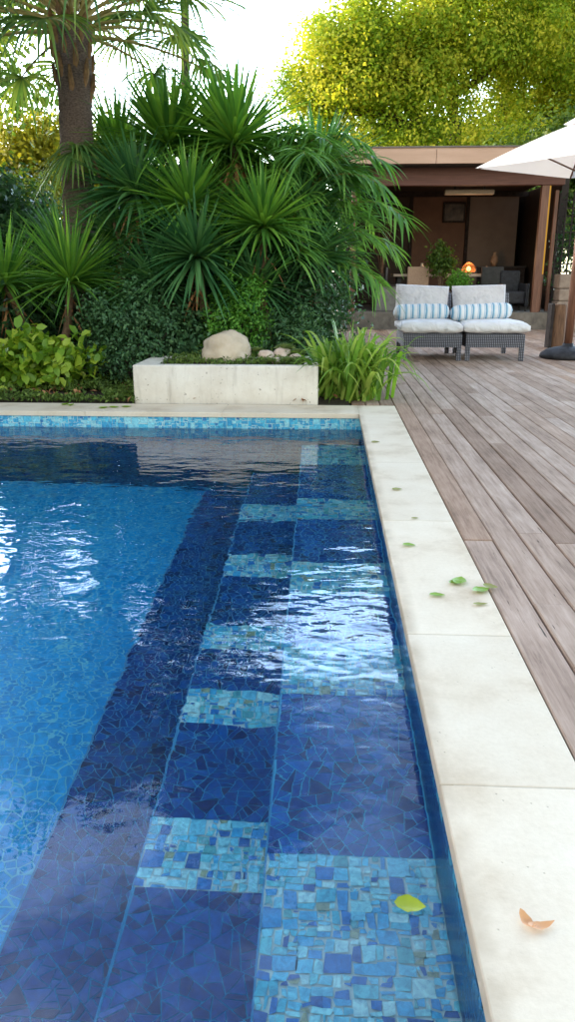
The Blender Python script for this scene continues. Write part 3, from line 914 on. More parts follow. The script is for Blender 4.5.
def rosette_head(c, rad, n, mat, t, up=0.0, name='leaf_head', lean=(0, 0, 0), width=.034):
    n = int(n * 1.9); rad = rad * 1.2
    k = np.arange(n)
    z = np.linspace(-.55, .97, n); a = k * 2.39996 + RNG.normal(size=n) * .15
    rr = np.sqrt(1 - z * z)
    width = width * 1.02
    lean = (lean[0] + random.uniform(-.22, .22), lean[1] - random.uniform(0, .2), lean[2])
    d = np.stack([rr * np.cos(a), rr * np.sin(a), z + up], 1) + np.array(lean)
    base = np.array(c) + d * .03
    ln = rad * RNG.uniform(.82, 1.12, n) * (1 - .12 * np.maximum(z, 0))
    dr = np.where(z < .2, RNG.uniform(.10, .28, n), RNG.uniform(.01, .10, n))
    v, f = blades(base, d, ln, width * RNG.uniform(.8, 1.15, n), dr, 5, .28, 2.2, base_w=.55, peak=.3)
    return link_mesh(name, v, f, mat, t, None, True)

def cordyline(head, rad, n, mat, label, base=None, up=.12, lean=(0, 0, 0), width=.034, dead=True, group='spiky cordyline heads in the bed'):
    bx, by = base if base else (head[0] + random.uniform(-.1, .1), head[1] + random.uniform(.05, .2))
    t = thing('cordyline', (bx, by, 0.02), label, 'spiky plant', group)
    hp = Vector(head)
    b0 = Vector((bx, by, 0.0))
    mid = b0.lerp(hp, .55) + Vector((random.uniform(-.06, .06), .04, 0))
    MB().tube([b0, b0.lerp(mid, .5), mid, mid.lerp(hp, .5), hp], [.055, .05, .045, .042, .036], 9).build('trunk', M['stem'], t, None, True)
    rosette_head(head, rad, n, mat, t, up, 'leaf_head', lean, width)
    if dead:
        m_ = 24 if label.startswith(('dark spiky head just', 'tall spiky')) else 7
        a = RNG.uniform(0, 2 * PI, m_)
        d = np.stack([np.cos(a) * .55, np.sin(a) * .55, -np.ones(m_) * RNG.uniform(.3, 1, m_)], 1)
        bb = np.array(head) - np.array([0, 0, .06]) - np.stack([np.zeros(m_), np.zeros(m_), RNG.uniform(0, .3, m_)], 1)
        v, f = blades(bb, d, RNG.uniform(.2, .42, m_), .03, .35, 4, .3)
        link_mesh('dead_leaves', v, f, M['dead_leaf'], t, None, True)

C = cordyline
C((-1.76, 9.0, 2.38), .80, 120, M['cordy'], 'tallest spiky head at the top centre left, nearest the palm crown', up=.3, width=.05)
C((-1.02, 8.8, 2.38), .78, 115, M['cordy'], 'tall spiky head on a bare brown stem at the top right of the bed', up=.32, width=.05)
C((-2.02, 8.5, 1.88), .66, 105, M['cordy_blue'], 'dark spiky head just right of the palm trunk', up=.12, width=.042)
C((-1.42, 8.2, 1.72), .62, 100, M['cordy'], 'spiky head in the middle of the bed above the two lower heads', up=.22, width=.04)
C((-1.30, 7.85, 1.24), .62, 105, M['cordy_blue'], 'lowest blue green spiky head above the boulder', up=-.05, width=.042, base=(-1.2, 8.05))
C((-.66, 8.0, 1.52), .60, 100, M['cordy'], 'spiky head in front of the drooping palm', up=.15, width=.042)
C((-2.62, 8.0, 1.00), .70, 110, M['cordy'], 'low fan shaped spiky head in front of the palm trunk', base=(-2.9, 8.0), up=.28, lean=(.1, 0, 0), width=.03)
C((-3.36, 8.15, .98), .64, 100, M['cordy'], 'low spiky head at the left edge of the bed', base=(-3.1, 8.3), up=.2, width=.032)
C((-1.15, 9.4, 2.10), .72, 90, M['cordy_blue'], 'shaded spiky head between and behind the two tallest heads', up=.2, width=.045)
C((-2.45, 9.6, 2.25), .66, 90, M['cordy'], 'spiky head behind and right of the palm trunk', up=.2, width=.042)
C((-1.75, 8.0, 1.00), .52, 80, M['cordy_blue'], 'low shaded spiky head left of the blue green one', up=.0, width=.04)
C((-.15, 9.3, 2.15), .70, 90, M['cordy_blue'], 'shaded spiky head behind the drooping palm', up=.2, width=.045)

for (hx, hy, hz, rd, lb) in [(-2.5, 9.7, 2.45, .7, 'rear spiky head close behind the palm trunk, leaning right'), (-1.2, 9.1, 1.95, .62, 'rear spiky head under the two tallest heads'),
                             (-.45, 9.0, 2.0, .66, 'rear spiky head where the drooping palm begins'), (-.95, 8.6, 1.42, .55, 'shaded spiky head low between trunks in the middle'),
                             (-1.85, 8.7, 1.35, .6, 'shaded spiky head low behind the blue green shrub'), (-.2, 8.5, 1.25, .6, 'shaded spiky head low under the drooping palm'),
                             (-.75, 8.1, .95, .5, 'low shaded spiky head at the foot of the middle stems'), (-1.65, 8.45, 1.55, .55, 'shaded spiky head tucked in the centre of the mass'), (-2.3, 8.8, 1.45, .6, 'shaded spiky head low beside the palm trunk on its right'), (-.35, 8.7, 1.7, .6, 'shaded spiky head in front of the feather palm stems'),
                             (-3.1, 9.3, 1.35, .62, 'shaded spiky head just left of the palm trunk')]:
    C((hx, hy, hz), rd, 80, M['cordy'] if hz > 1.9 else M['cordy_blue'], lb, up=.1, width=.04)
# drooping feather palm on the right side of the bed
def feather_palm(x, y, label):
    t = thing('feather_palm', (x, y, 0.0), label, 'palm')
    b = MB()
    stems = [(-.25, .1, 1.6), (.0, -.05, 1.9), (.25, .1, 1.65), (-.1, .3, 2.15), (.3, .35, 1.4), (.15, -.15, 1.1), (.05, .1, 2.0)]
    parts = []; rac = MB()
    for (dx, dy, hz) in stems:
        p0 = Vector((x + dx * .5, y + dy * .5, 0)); p1 = Vector((x + dx, y + dy, hz))
        b.tube([p0, p0.lerp(p1, .5) + Vector((.02, 0, 0)), p1], [.035, .03, .026], 7)
        for k in range(8):
            az = k * 2.4 + dx * 9 + random.uniform(-.3, .3)
            el = random.uniform(.35, 1.2)
            d = Vector((math.cos(az) * math.cos(el), math.sin(az) * math.cos(el), math.sin(el)))
            Lr = random.uniform(.85, 1.2)
            pts = []
            for q in range(9):
                tt = q / 8
                pts.append(p1 + d * Lr * tt + Vector((0, 0, -1)) * Lr * .5 * tt ** 2.3)
            rac.tube(pts, [.012 - .001 * q for q in range(9)], 5)
            nl = 24
            tl = np.linspace(.18, 1.0, nl)
            P = np.array([[*(p1 + d * Lr * a + Vector((0, 0, -1)) * Lr * .5 * a ** 2.3)] for a in tl])
            tan = np.gradient(P, axis=0); tan = unit(tan)
            side = unit(np.cross(tan, np.array([0, 0, 1.0])))
            for s_ in (-1, 1):
                dd = tan * .8 + side * s_ * .8 + np.array([0, 0, .05]) + RNG.normal(size=tan.shape) * .18
                ln = RNG.uniform(.40, .60, nl) * (1 - .35 * tl)
                parts.append(blades(P, dd, ln, .030, RNG.uniform(.25, .65, nl), 5, .25, 2.0, base_w=.45, peak=.35))
    b.build('stem', M['stem'], t, None, True)
    rac.build('frond_stalks', M['petiole'], t, None, True)
    v, f = merge(parts)
    link_mesh('fronds', v, f, M['droop'], t, None, True)
feather_palm(-.36, 8.85, 'large drooping feather palm at the right end of the bed')

# tall fan palm
def fan_palm(bx, by, label):
    t = thing('fan_palm', (bx, by, 0.0), label, 'palm tree')
    tr = []
    nn = 26; zs = np.linspace(-.05, 3.6, 64)
    vs = []; fs = []
    for i, z in enumerate(zs):
        cx = bx + .13 * (max(z, 0) / 3.5) ** 1.3; cy = by
        r = .175 + .03 * max(0, 1 - z / .5) + .02 * max(0, (z - 2.85) / .7)
        for k in range(nn):
            a = 2 * PI * k / nn
            rr = r * (1 + .07 * mnoise.noise(Vector((math.cos(a) * 4, math.sin(a) * 4, z * 14))) + .03 * math.sin(z * 60 + 2 * math.sin(a * 3)))
            vs.append((cx + rr * math.cos(a), cy + rr * math.sin(a), z))
    for i in range(len(zs) - 1):
        for k in range(nn):
            fs.append((i * nn + k, i * nn + (k + 1) % nn, (i + 1) * nn + (k + 1) % nn, (i + 1) * nn + k))
    MB().add(vs, fs).build('trunk', M['bark_palm'], t, None, True)
    crown = Vector((bx + .14, by, 3.78))
    pet = MB(); parts = []; deadp = []
    nf = 52
    for k in range(nf):
        az = k * 2.39996 + random.uniform(-.2, .2)
        el = 0.02 + 1.35 * ((k + .5) / nf) + random.uniform(-.1, .1)      # low skirt first, spears last
        d = Vector((math.cos(az) * math.cos(el), math.sin(az) * math.cos(el), math.sin(el)))
        Lp = random.uniform(.85, 1.25)
        p0 = crown + Vector((math.cos(az) * .12, math.sin(az) * .12, -.3 + .45 * k / nf))
        pts = [p0 + d * Lp * q / 5 + Vector((0, 0, -1)) * Lp * .22 * (q / 5) ** 2 for q in range(6)]
        pet.tube(pts, [.028, .02, .016, .013, .012, .011], 6)
        tip = pts[-1]; fwd = (pts[-1] - pts[-2]).normalized()
        side = fwd.cross(Vector((0, 0, 1))).normalized(); nrm = side.cross(fwd)
        ns = 34
        th = np.linspace(-2.0, 2.0, ns)
        D = np.array([[*(fwd * math.cos(a) + side * math.sin(a) + nrm * .18 * abs(math.sin(a)))] for a in th])
        ln = random.uniform(.7, .95) * (1 - .22 * (np.abs(th) / 2.0) ** 2)
        dr = RNG.uniform(.25, .6, ns) + (.15 if el < .3 else 0)
        pr = blades(np.tile(np.array(tip), (ns, 1)), D, ln, .038, dr, 6, .22, 3.0, base_w=.3, peak=.4)
        parts.append(pr)
    pet.build('leaf_stalks', M['petiole'], t, None, True)
    v, f = merge(parts); link_mesh('fronds', v, f, M['fan'], t, None, True)
    # old leaf bases under the crown
    bb = MB()
    for k in range(30):
        a = k * 2.4; z = 2.92 + .025 * k
        p = Vector((bx + .11 + .165 * math.cos(a), by + .165 * math.sin(a), z))
        bb.tube([p - Vector((.05 * math.cos(a), .05 * math.sin(a), .1)), p + Vector((.03 * math.cos(a), .03 * math.sin(a), .08)), p + Vector((.05 * math.cos(a), .05 * math.sin(a), .2))], [.04, .032, .015], 6)
    bb.build('leaf_bases', M['leaf_base'], t, None, True)
fan_palm(-2.86, 9.05, 'tall fan palm with rough brown trunk standing in view left of the spiky plants')
fan_palm(-5.5, 8.3, 'fan palm cut by the left frame edge, only its hanging fronds seen')

# a young fan leaf that hangs beside the trunk
def small_fan(x, y, z, label):
    t = thing('young_fan_palm', (x + .35, y + .1, 0), label, 'palm')
    p0 = Vector((x + .35, y + .1, 0)); tip = Vector((x, y, z))
    MB().tube([p0, p0 + Vector((.02, 0, z * .6)), tip + Vector((.12, 0, .08)), tip], [.03, .022, .014, .011], 7).build('stem', M['stem'], t, None, True)
    parts = []
    for (ax, ay, az_) in [(-.75, -.35, -.1), (.35, -.6, .5), (.8, .2, .4)]:
        fwd = Vector((ax, ay, az_)).normalized(); side = fwd.cross(Vector((0, 0, 1))).normalized()
        ns = 22; th = np.linspace(-1.4, 1.4, ns)
        D = np.array([[*(fwd * math.cos(a) + side * math.sin(a))] for a in th])
        parts.append(blades(np.tile(np.array(tip), (ns, 1)), D, RNG.uniform(.42, .58, ns), .034, RNG.uniform(.55, 1.0, ns), 6, .2, 2.0, base_w=.3, peak=.4))
    v, f = merge(parts); link_mesh('fronds', v, f, M['fan'], t, None, True)
small_fan(-2.62, 8.55, 2.3, 'young fan palm leaf drooping across the palm trunk')

def near_clump(p, cc):
    r = np.empty_like(p)
    for a in range(0, len(p), 4000):
        q = p[a:a + 4000]
        r[a:a + 4000] = cc[np.argmin(((q[:, None] - cc[None]) ** 2).sum(2), 1)]
    return r + RNG.normal(size=p.shape) * 1e-4

def shrub(name, c, radii, n, k, size, mat, label, cat='shrub', aspect=.5, sigma=.12, up=.4, group=None, shell=.6, stems=7, rnd=False):
    t = thing(name, (c[0], c[1], 0.0), label, cat, group)
    p, cc = clump_points(n, k, c, radii, sigma, shell=shell)
    p[:, 2] = np.maximum(p[:, 2], .03)
    v, f = round_leaves(p, size, aspect, up) if rnd else leaf_cards(p, size, aspect, up, out=unit(p - near_clump(p, cc)) * .5 + unit(p - np.array(c)) * .4)
    link_mesh('foliage', v, f, mat, t)
    b = MB()
    for i in range(stems):
        q = Vector(cc[i % len(cc)])
        g0 = Vector((c[0] + random.uniform(-.12, .12), c[1] + random.uniform(-.08, .08), -.05))
        b.tube([g0, g0.lerp(q, .5) + Vector((0, 0, .08)), q], [.018, .012, .006], 5)
    b.build('stems', M['bark'], t, None, True)
    return t
shrub('broad_leaf_shrub', (-2.72, 7.25, .30), (.62, .3, .30), 1100, 90, .115, M['lime'], 'lime green broad leaved shrub low at the left of the bed', aspect=.62, sigma=.07, up=.6, rnd=True)
shrub('broad_leaf_shrub', (-3.5, 7.35, .32), (.4, .3, .30), 560, 50, .115, M['lime'], 'lime green broad leaved shrub cut by the left frame edge', aspect=.62, sigma=.07, up=.6, rnd=True)
shrub('shrub', (-1.92, 7.62, .52), (.55, .4, .55), 9000, 150, .042, M['shrub_blue'], 'fine leaved blue green shrub left of the planter', sigma=.09)
shrub('shrub', (-1.45, 7.78, .42), (.4, .3, .42), 3200, 60, .06, M['shrub_blue'], 'dark fine leaved shrub behind the left end of the planter', sigma=.09)
shrub('fern_bush', (-.93, 7.72, .66), (.34, .28, .58), 6500, 90, .042, M['fern'], 'bright green feathery bush right behind the boulder', 'bush', sigma=.055, aspect=.42)
shrub('shrub', (-.42, 7.78, .42), (.36, .28, .42), 3400, 60, .05, M['shrub_blue'], 'grey green shrub behind the planter stones', sigma=.08, aspect=.3)
shrub('shrub', (-.2, 8.3, .75), (.4, .3, .75), 4200, 70, .07, M['shrub_dark'], 'dark shrub under the drooping palm', sigma=.12, aspect=.35)
shrub('shrub', (-3.3, 8.7, .6), (.9, .5, .65), 4500, 80, .08, M['shrub_dark'], 'dark leafy shrub at the foot of the palm', sigma=.13)
shrub('shrub', (-1.6, 9.2, .8), (1.2, .6, .9), 8000, 110, .09, M['shrub_dark'], 'wide dark shrub filling the middle of the bed', sigma=.14)
shrub('shrub', (-.6, 9.7, .9), (1.0, .6, 1.0), 6500, 100, .09, M['shrub_dark'], 'dark shrub at the back right of the bed', sigma=.14)
shrub('shrub', (-4.35, 10.6, 1.25), (.95, .7, 1.15), 9500, 120, .10, M['shrub_dark'], 'tall dark green bush at the left behind the palm trunk', sigma=.17)
shrub('shrub', (-3.2, 10.9, .9), (.8, .6, 1.0), 5500, 90, .10, M['tree_green'], 'mid green bush behind the palm trunk', sigma=.17)
shrub('shrub', (-1.6, 11.2, 1.0), (1.5, .7, 1.15), 9000, 120, .10, M['shrub_dark'], 'tall dark bush at the very back of the bed', sigma=.18)

# ---- trees
def tree(base, h, centers, n, k, size, mat, label, trunk_r, sigma, group='trees behind the garden', cat='tree', shell=.5, aspect=.62, trunks=None):
    t = thing('tree', (base[0], base[1], -.16), label, cat, group)
    parts = []; clumps = []
    for (c, radii, share) in centers:
        p, cc = clump_points(int(n * share), int(k * share), c, radii, sigma, shell=shell, flat=.6)
        o_ = p - np.array(c); parts.append(leaf_cards(p, size, aspect, .35, out=unit(p - near_clump(p, cc)) * .8 + unit(o_) * .5))
        clumps += [(Vector(q), Vector(c)) for q in cc]
    v, f = merge(parts)
    link_mesh('crown', v, f, mat, t)
    b = MB()
    tops = trunks or [(centers[0][0][0], centers[0][0][1], centers[0][0][2])]
    ax = []
    for tp in tops:
        g0 = Vector((base[0], base[1], -.3)); tp = Vector(tp)
        pts = [g0.lerp(tp, q / 7) + Vector((.25 * math.sin(q * 1.3 + tp.x), .2 * math.cos(q * 1.7), 0)) * (q / 7) * trunk_r * 3 for q in range(8)]
        b.tube(pts, [trunk_r * (1.25 if q == 0 else 1) * (1 - .09 * q) for q in range(8)], 9)
        ax.append(pts)
    for i in range(0, len(clumps), max(1, len(clumps) // 34)):
        q, c = clumps[i]
        best = min((p for pts in ax for p in pts[3:]), key=lambda p: (p - q).length + (1.5 if p.z > q.z else 0))
        m_ = best.lerp(q, .5) + Vector((random.uniform(-.2, .2), random.uniform(-.2, .2), .15))
        b.tube([best, m_, q], [trunk_r * .42, trunk_r * .25, trunk_r * .07], 6)
    b.build('trunk', M['bark'], t, None, True)

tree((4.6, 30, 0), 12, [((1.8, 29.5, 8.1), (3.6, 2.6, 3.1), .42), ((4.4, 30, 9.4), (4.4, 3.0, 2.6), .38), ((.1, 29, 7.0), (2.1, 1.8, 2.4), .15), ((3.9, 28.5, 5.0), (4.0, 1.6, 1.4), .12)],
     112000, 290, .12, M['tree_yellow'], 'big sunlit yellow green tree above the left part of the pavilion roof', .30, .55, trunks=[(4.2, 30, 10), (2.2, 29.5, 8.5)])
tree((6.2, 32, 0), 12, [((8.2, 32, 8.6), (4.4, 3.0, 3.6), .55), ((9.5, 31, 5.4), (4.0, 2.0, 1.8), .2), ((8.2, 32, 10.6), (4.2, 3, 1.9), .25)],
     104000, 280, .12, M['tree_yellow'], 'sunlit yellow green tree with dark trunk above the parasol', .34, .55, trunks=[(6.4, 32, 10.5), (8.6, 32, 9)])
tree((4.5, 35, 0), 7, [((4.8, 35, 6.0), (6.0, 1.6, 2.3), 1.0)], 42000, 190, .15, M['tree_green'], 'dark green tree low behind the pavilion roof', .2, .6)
tree((-8.6, 24, 0), 6, [((-8.4, 24, 4.1), (2.3, 1.6, 1.9), .7), ((-6.2, 24.4, 3.0), (1.4, 1.2, 1.3), .3)],
     26000, 150, .14, M['tree_gold'], 'golden tree in sunlight seen left of the palm trunk', .2, .40)
tree((-5.0, 25.5, 0), 5, [((-4.8, 25.5, 3.0), (2.0, 1.5, 1.6), 1.0)], 14000, 90, .14, M['tree_yellow'], 'yellow green tree seen between the palm trunk and the spiky heads', .17, .42)
tree((-9.5, 19, 0), 5, [((-8.6, 19, 2.2), (2.4, 1.4, 1.5), 1.0)], 14000, 100, .13, M['tree_green'], 'low green tree below the golden tree at the far left', .15, .36)
tree((6.0, 24.5, 0), 5, [((6.6, 24.5, 3.2), (2.4, 1.4, 2.2), 1.0)], 16000, 100, .14, M['tree_green'], 'small green tree right of the pavilion behind the parasol pole', .15, .40)
tree((-7.9, 18, 0), 12, [((-7.2, 18, 9.4), (2.7, 2.2, 4.6), 1.0)], 34000, 160, .17, M['tree_green'], 'tall green tree rising above the left palm', .22, .42, trunks=[(-7.9, 18, 12)])
tree((-2.75, 14.6, 0), 11, [((-1.9, 14.6, 9.3), (2.1, 1.8, 3.0), 1.0)], 24000, 110, .14, M['tree_green'], 'tall slim tree behind the spiky heads with its crown above the palm fronds', .11, .36, trunks=[(-2.3, 14.6, 10)])
tree((-1.5, 34, 0), 6, [((-1.6, 34, 3.4), (3.4, 1.6, 1.9), 1.0)], 16000, 110, .17, M['tree_green'], 'distant green tree behind the spiky heads', .2, .5)

# tall clipped hedges: closing the garden behind, and one added out of view at left to block the sun
def hedge(x0, x1, y0, y1, h, n, size, label):
    t = thing('hedge', ((x0 + x1) / 2, (y0 + y1) / 2, -.16), label, 'hedge')
    bm = bmesh.new()
    bmesh.ops.create_grid(bm, x_segments=2, y_segments=2, size=.5)
    bm.free()
    b = MB(); b.box(x0 + .25, x1 - .25, y0 + .25, y1 - .25, -.16, h - .3, .15)
    b.build('stems', M['bark'], t)
    A = [((x1 - x0) * h, 0), ((x1 - x0) * h, 1), ((y1 - y0) * h, 2), ((y1 - y0) * h, 3), ((x1 - x0) * (y1 - y0), 4)]
    tot = sum(a for a, _ in A); P = []
    for a, s_ in A:
        m_ = int(n * a / tot); u = RNG.random(m_); w_ = RNG.random(m_)
        X = x0 + (x1 - x0) * u; Y = y0 + (y1 - y0) * u; Z = h * w_
        if s_ == 0: q = np.stack([X, np.full(m_, y0), Z], 1)
        if s_ == 1: q = np.stack([X, np.full(m_, y1), Z], 1)
        if s_ == 2: q = np.stack([np.full(m_, x0), Y, Z], 1)
        if s_ == 3: q = np.stack([np.full(m_, x1), Y, Z], 1)
        if s_ == 4: q = np.stack([X, y0 + (y1 - y0) * w_, np.full(m_, h)], 1)
        P.append(q)
    P = np.concatenate(P) + RNG.normal(size=(sum(len(q) for q in P), 3)) * .16
    v, f = leaf_cards(P, size, .55, .3)
    link_mesh('foliage', v, f, M['hedge'], t)
hedge(-12.5, -10.8, -10, 20, 5.6, 24000, .26, 'tall clipped hedge out of view at left, added to shade the pool')
hedge(-7.5, -.5, 15.2, 16.4, 1.9, 16000, .13, 'dark clipped hedge closing the garden behind the bed')

# ================================================================== PAVILION
FZ = .35
pv = thing('pavilion', (2.4, 19.6, -.16), 'open fronted garden pavilion with flat tan edged roof behind the deck', 'pavilion')
b = MB(); b.box(.2, 5.25, 16.93, 23.0, -.16, FZ, .02); b.build('plinth', M['plinth'], pv)
b = MB(); b.box(.08, 4.95, 16.55, 23.3, 3.20, 3.44); rf = b.build('roof', M['roofing'], pv)
b = MB()
xs_ = [.06, .62, 2.05, 3.52, 4.97]
for a, c_ in zip(xs_[:-1], xs_[1:]): b.box(a + .004, c_ - .004, 16.50, 16.548, 3.19, 3.475, .004)
b.box(.012, .058, 16.5, 23.3, 3.19, 3.475, .004); b.box(4.972, 5.018, 16.5, 23.3, 3.19, 3.475, .004)
b.build('fascia', M['fascia'], rf)
b = MB(); b.box(.01, 5.02, 16.47, 16.56, 3.477, 3.50); b.build('roof_edge', M['roofing'], rf)
b = MB(); b.box(.2, 4.7, 16.95, 17.13, 2.84, 3.198, .006); b.build('beam', M['beam'], pv)
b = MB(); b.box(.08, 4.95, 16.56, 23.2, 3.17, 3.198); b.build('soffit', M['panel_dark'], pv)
for (x0, w_) in ((4.26, .15), (.43, .11)):
    b = MB(); b.box(x0, x0 + w_, 16.97, 17.11, FZ, 2.838, .006); b.build('post', M['post'], pv)
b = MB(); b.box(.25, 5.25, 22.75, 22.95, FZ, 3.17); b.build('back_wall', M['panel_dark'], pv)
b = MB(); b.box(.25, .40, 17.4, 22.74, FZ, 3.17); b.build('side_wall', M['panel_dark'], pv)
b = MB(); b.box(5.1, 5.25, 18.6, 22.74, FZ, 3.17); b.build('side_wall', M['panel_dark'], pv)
# sliding wall panels seen inside
for (x0, x1, mt) in ((2.16, 3.52, 'panel_brown'), (3.62, 4.86, 'panel_grey'), (.62, 2.06, 'panel_dark')):
    b = MB(); b.box(x0, x1, 21.6, 21.66, FZ + .02, 3.1); b.build('wall_panel', M[mt], pv)
for x0 in (2.07, 3.53):
    b = MB(); b.box(x0, x0 + .08, 21.56, 21.68, FZ, 3.168); b.build('panel_frame', M['log_dark'], pv)
b = MB(); b.box(.42, 5.08, 21.5, 21.7, 3.05, 3.166); b.build('panel_rail', M['log_dark'], pv)

# bar heater under the ceiling
t = thing('ceiling_heater', (2.95, 17.8, 2.76), 'long cream bar heater hanging under the pavilion ceiling', 'heater')
b = MB(); b.box(2.42, 3.46, 17.72, 17.88, 2.74, 2.84, .02); b.build('housing', M['cream_bar'], t)
for x0 in (2.62, 3.24):
    b = MB(); b.box(x0, x0 + .03, 17.78, 17.81, 2.838, 3.169); b.build('bracket', M['dark_metal'], t)
t = thing('wall_picture', (3.2, 21.56, 2.55), 'dark framed picture on the brown pavilion wall panel', 'picture')
b = MB(); b.box(2.92, 3.5, 21.535, 21.597, 2.42, 2.92, .005); b.build('frame', M['log_dark'], t)
b = MB(); b.box(2.97, 3.45, 21.528, 21.533, 2.47, 2.87); b.build('print', M['picture'], t)
t = thing('amber_strip', (4.50, 17.3, FZ), 'glowing amber strip standing beside the right pavilion post', 'light')  # upright strip whose brightness is put in as emission, no lamp known here
b = MB(); b.box(4.465, 4.515, 17.26, 17.31, 1.12, 2.9, .01); b.build('tube', M['amber'], t)
b = MB(); b.box(4.455, 4.535, 17.33, 17.36, FZ, 3.02); b.build('backing', M['post'], t)

# dining table and what stands on it
t = thing('dining_table', (2.8, 18.8, FZ), 'long pale timber dining table inside the pavilion', 'table')
b = MB(); b.box(1.45, 4.02, 18.35, 19.25, 1.07, 1.13, .008); b.build('tabletop', M['table'], t)
for x0 in (1.55, 3.84):
    for y0 in (18.45, 19.07):
        b = MB(); b.box(x0, x0 + .08, y0, y0 + .08, FZ, 1.069); b.build('leg', M['dark_metal'], t)
t = thing('table_lamp', (3.17, 18.6, 1.13), 'glowing round table lamp on the dining table', 'lamp')
b = MB(); b.lathe(3.17, 18.6, [(.06, 1.131), (.06, 1.15), (.02, 1.16), (.02, 1.19)], 16); b.build('lamp_base', M['dark_metal'], t, None, True)
b = MB(); b.lathe(3.17, 18.6, [(.13, 1.17), (.16, 1.20), (.15, 1.27), (.11, 1.33), (.06, 1.37), (.03, 1.38)], 20); b.build('lamp_shade', M['lamp_shade'], t, None, True)
b = MB(); b.lathe(3.17, 18.6, [(.015, 1.195), (.045, 1.22), (.05, 1.25), (.03, 1.29), (.01, 1.30)], 14); b.build('bulb', M['lamp_glow'], t, None, True)

def dining_chair(x, y, rot, mat, label):
    t = thing('dining_chair', (x, y, FZ), label, 'chair', 'chairs around the dining table')
    Rm = Matrix.Translation((x, y, 0)) @ Matrix.Rotation(rot, 4, 'Z')
    MB().box(-.24, .24, -.24, .24, FZ + .42, FZ + .48, .015, Rm).build('seat', mat, t)
    MB().box(-.24, .24, -.03, .02, FZ + .47, FZ + .93, .02, Rm @ Matrix.Translation((0, -.22, 0)) @ Matrix.Rotation(.0, 4, 'X')).build('backrest', mat, t)
    for sx_ in (-1, 1):
        for sy in (-1, 1):
            MB().box(sx_ * .2 - .02, sx_ * .2 + .02, sy * .2 - .02, sy * .2 + .02, FZ, FZ + .419, 0, Rm).build('leg', M['dark_metal'], t)
dining_chair(1.92, 18.0, R(6), M['cane'], 'tan cane dining chair behind the left sofa unit')
dining_chair(1.55, 19.0, R(-90), M['steel'], 'grey dining chair at the left table end')
dining_chair(3.7, 18.35, R(-20), M['dark_metal'], 'dark dining chair at the near right side of the table')
dining_chair(3.35, 19.6, R(180), M['dark_metal'], 'dark dining chair at the far side of the table')
def vase(x, y, z, r, h, mat, label):
    t = thing('vase', (x, y, z), label, 'vase')
    MB().lathe(x, y, [(r * .5, z + .001), (r, z + h * .35), (r * .8, z + h * .65), (r * .35, z + h * .85), (r * .45, z + h), (r * .38, z + h), (r * .3, z + h * .86)], 18).build('body', mat, t, None, True)
    return t
vase(2.12, 18.7, 1.13, .07, .24, M['cream_bar'], 'cream vase on the dining table left of the potted bush')
vase(3.62, 18.8, 1.13, .05, .18, M['pot'], 'dark vase on the dining table right of the lamp')
vase(4.2, 20.9, FZ + .98, .10, .34, M['cane'], 'tan vase on the dark sideboard')
t = vase(1.25, 19.6, FZ, .16, .8, M['pot'], 'tall dark floor vase with dry branches at the left of the pavilion')
b = MB()
for k in range(12):
    a = k * 2.4; e_ = Vector((1.25 + .34 * math.cos(a) * (.5 + .5 * random.random()), 19.6 + .3 * math.sin(a), FZ + .8 + random.uniform(.6, 1.3)))
    b.tube([(1.25, 19.6, FZ + .55), Vector((1.25, 19.6, FZ + .95)).lerp(e_, .3), e_], [.012, .009, .004], 5)
    b.tube([Vector((1.25, 19.6, FZ + .95)).lerp(e_, .5), e_ + Vector((.16 * math.sin(k), .05, -.12))], [.007, .003], 5)
b.build('branches', M['stem'], t, None, True)
t = thing('lounge_armchair', (4.15, 17.6, FZ), 'dark low armchair by the right pavilion post', 'armchair')
b = MB(); b.box(3.78, 4.2, 17.35, 17.95, FZ + .16, FZ + .42, .04); b.build('seat', M['black_cloth'], t)
b = MB(); b.box(3.78, 4.2, 17.96, 18.08, FZ + .16, FZ + .85, .04); b.build('backrest', M['black_cloth'], t)
for x0 in (3.70, 4.205):
    b = MB(); b.box(x0, x0 + .075, 17.36, 18.05, FZ + .1, FZ + .58, .03); b.build('armrest', M['black_cloth'], t)
for x0 in (3.72, 4.22):
    for y0 in (17.40, 17.98):
        b = MB(); b.box(x0, x0 + .04, y0, y0 + .04, FZ - .001, FZ + .099); b.build('leg', M['dark_metal'], t)
t = thing('sideboard', (4.3, 20.9, FZ), 'dark long sideboard behind the right end of the dining table', 'sideboard')
b = MB(); b.box(3.75, 4.95, 20.7, 21.2, FZ + .08, FZ + .95, .01); b.build('body', M['log_dark'], t)
b = MB(); b.box(3.72, 4.98, 20.68, 21.22, FZ + .952, FZ + .98, .005); b.build('top', M['dark_metal'], t)
for x0 in (3.8, 4.84):
    b = MB(); b.box(x0, x0 + .06, 20.75, 21.15, FZ, FZ + .079); b.build('leg', M['dark_metal'], t)
t = thing('side_cabinet', (1.25, 17.75, FZ), 'low grey cabinet inside the pavilion left of the sofa', 'cabinet')
b = MB(); b.box(1.02, 1.52, 17.5, 18.0, FZ, FZ + .52, .01); b.build('body', M['steel'], t)
b = MB(); b.box(1.0, 1.54, 17.47, 18.02, FZ + .522, FZ + .55, .005); b.build('top', M['panel_dark'], t)

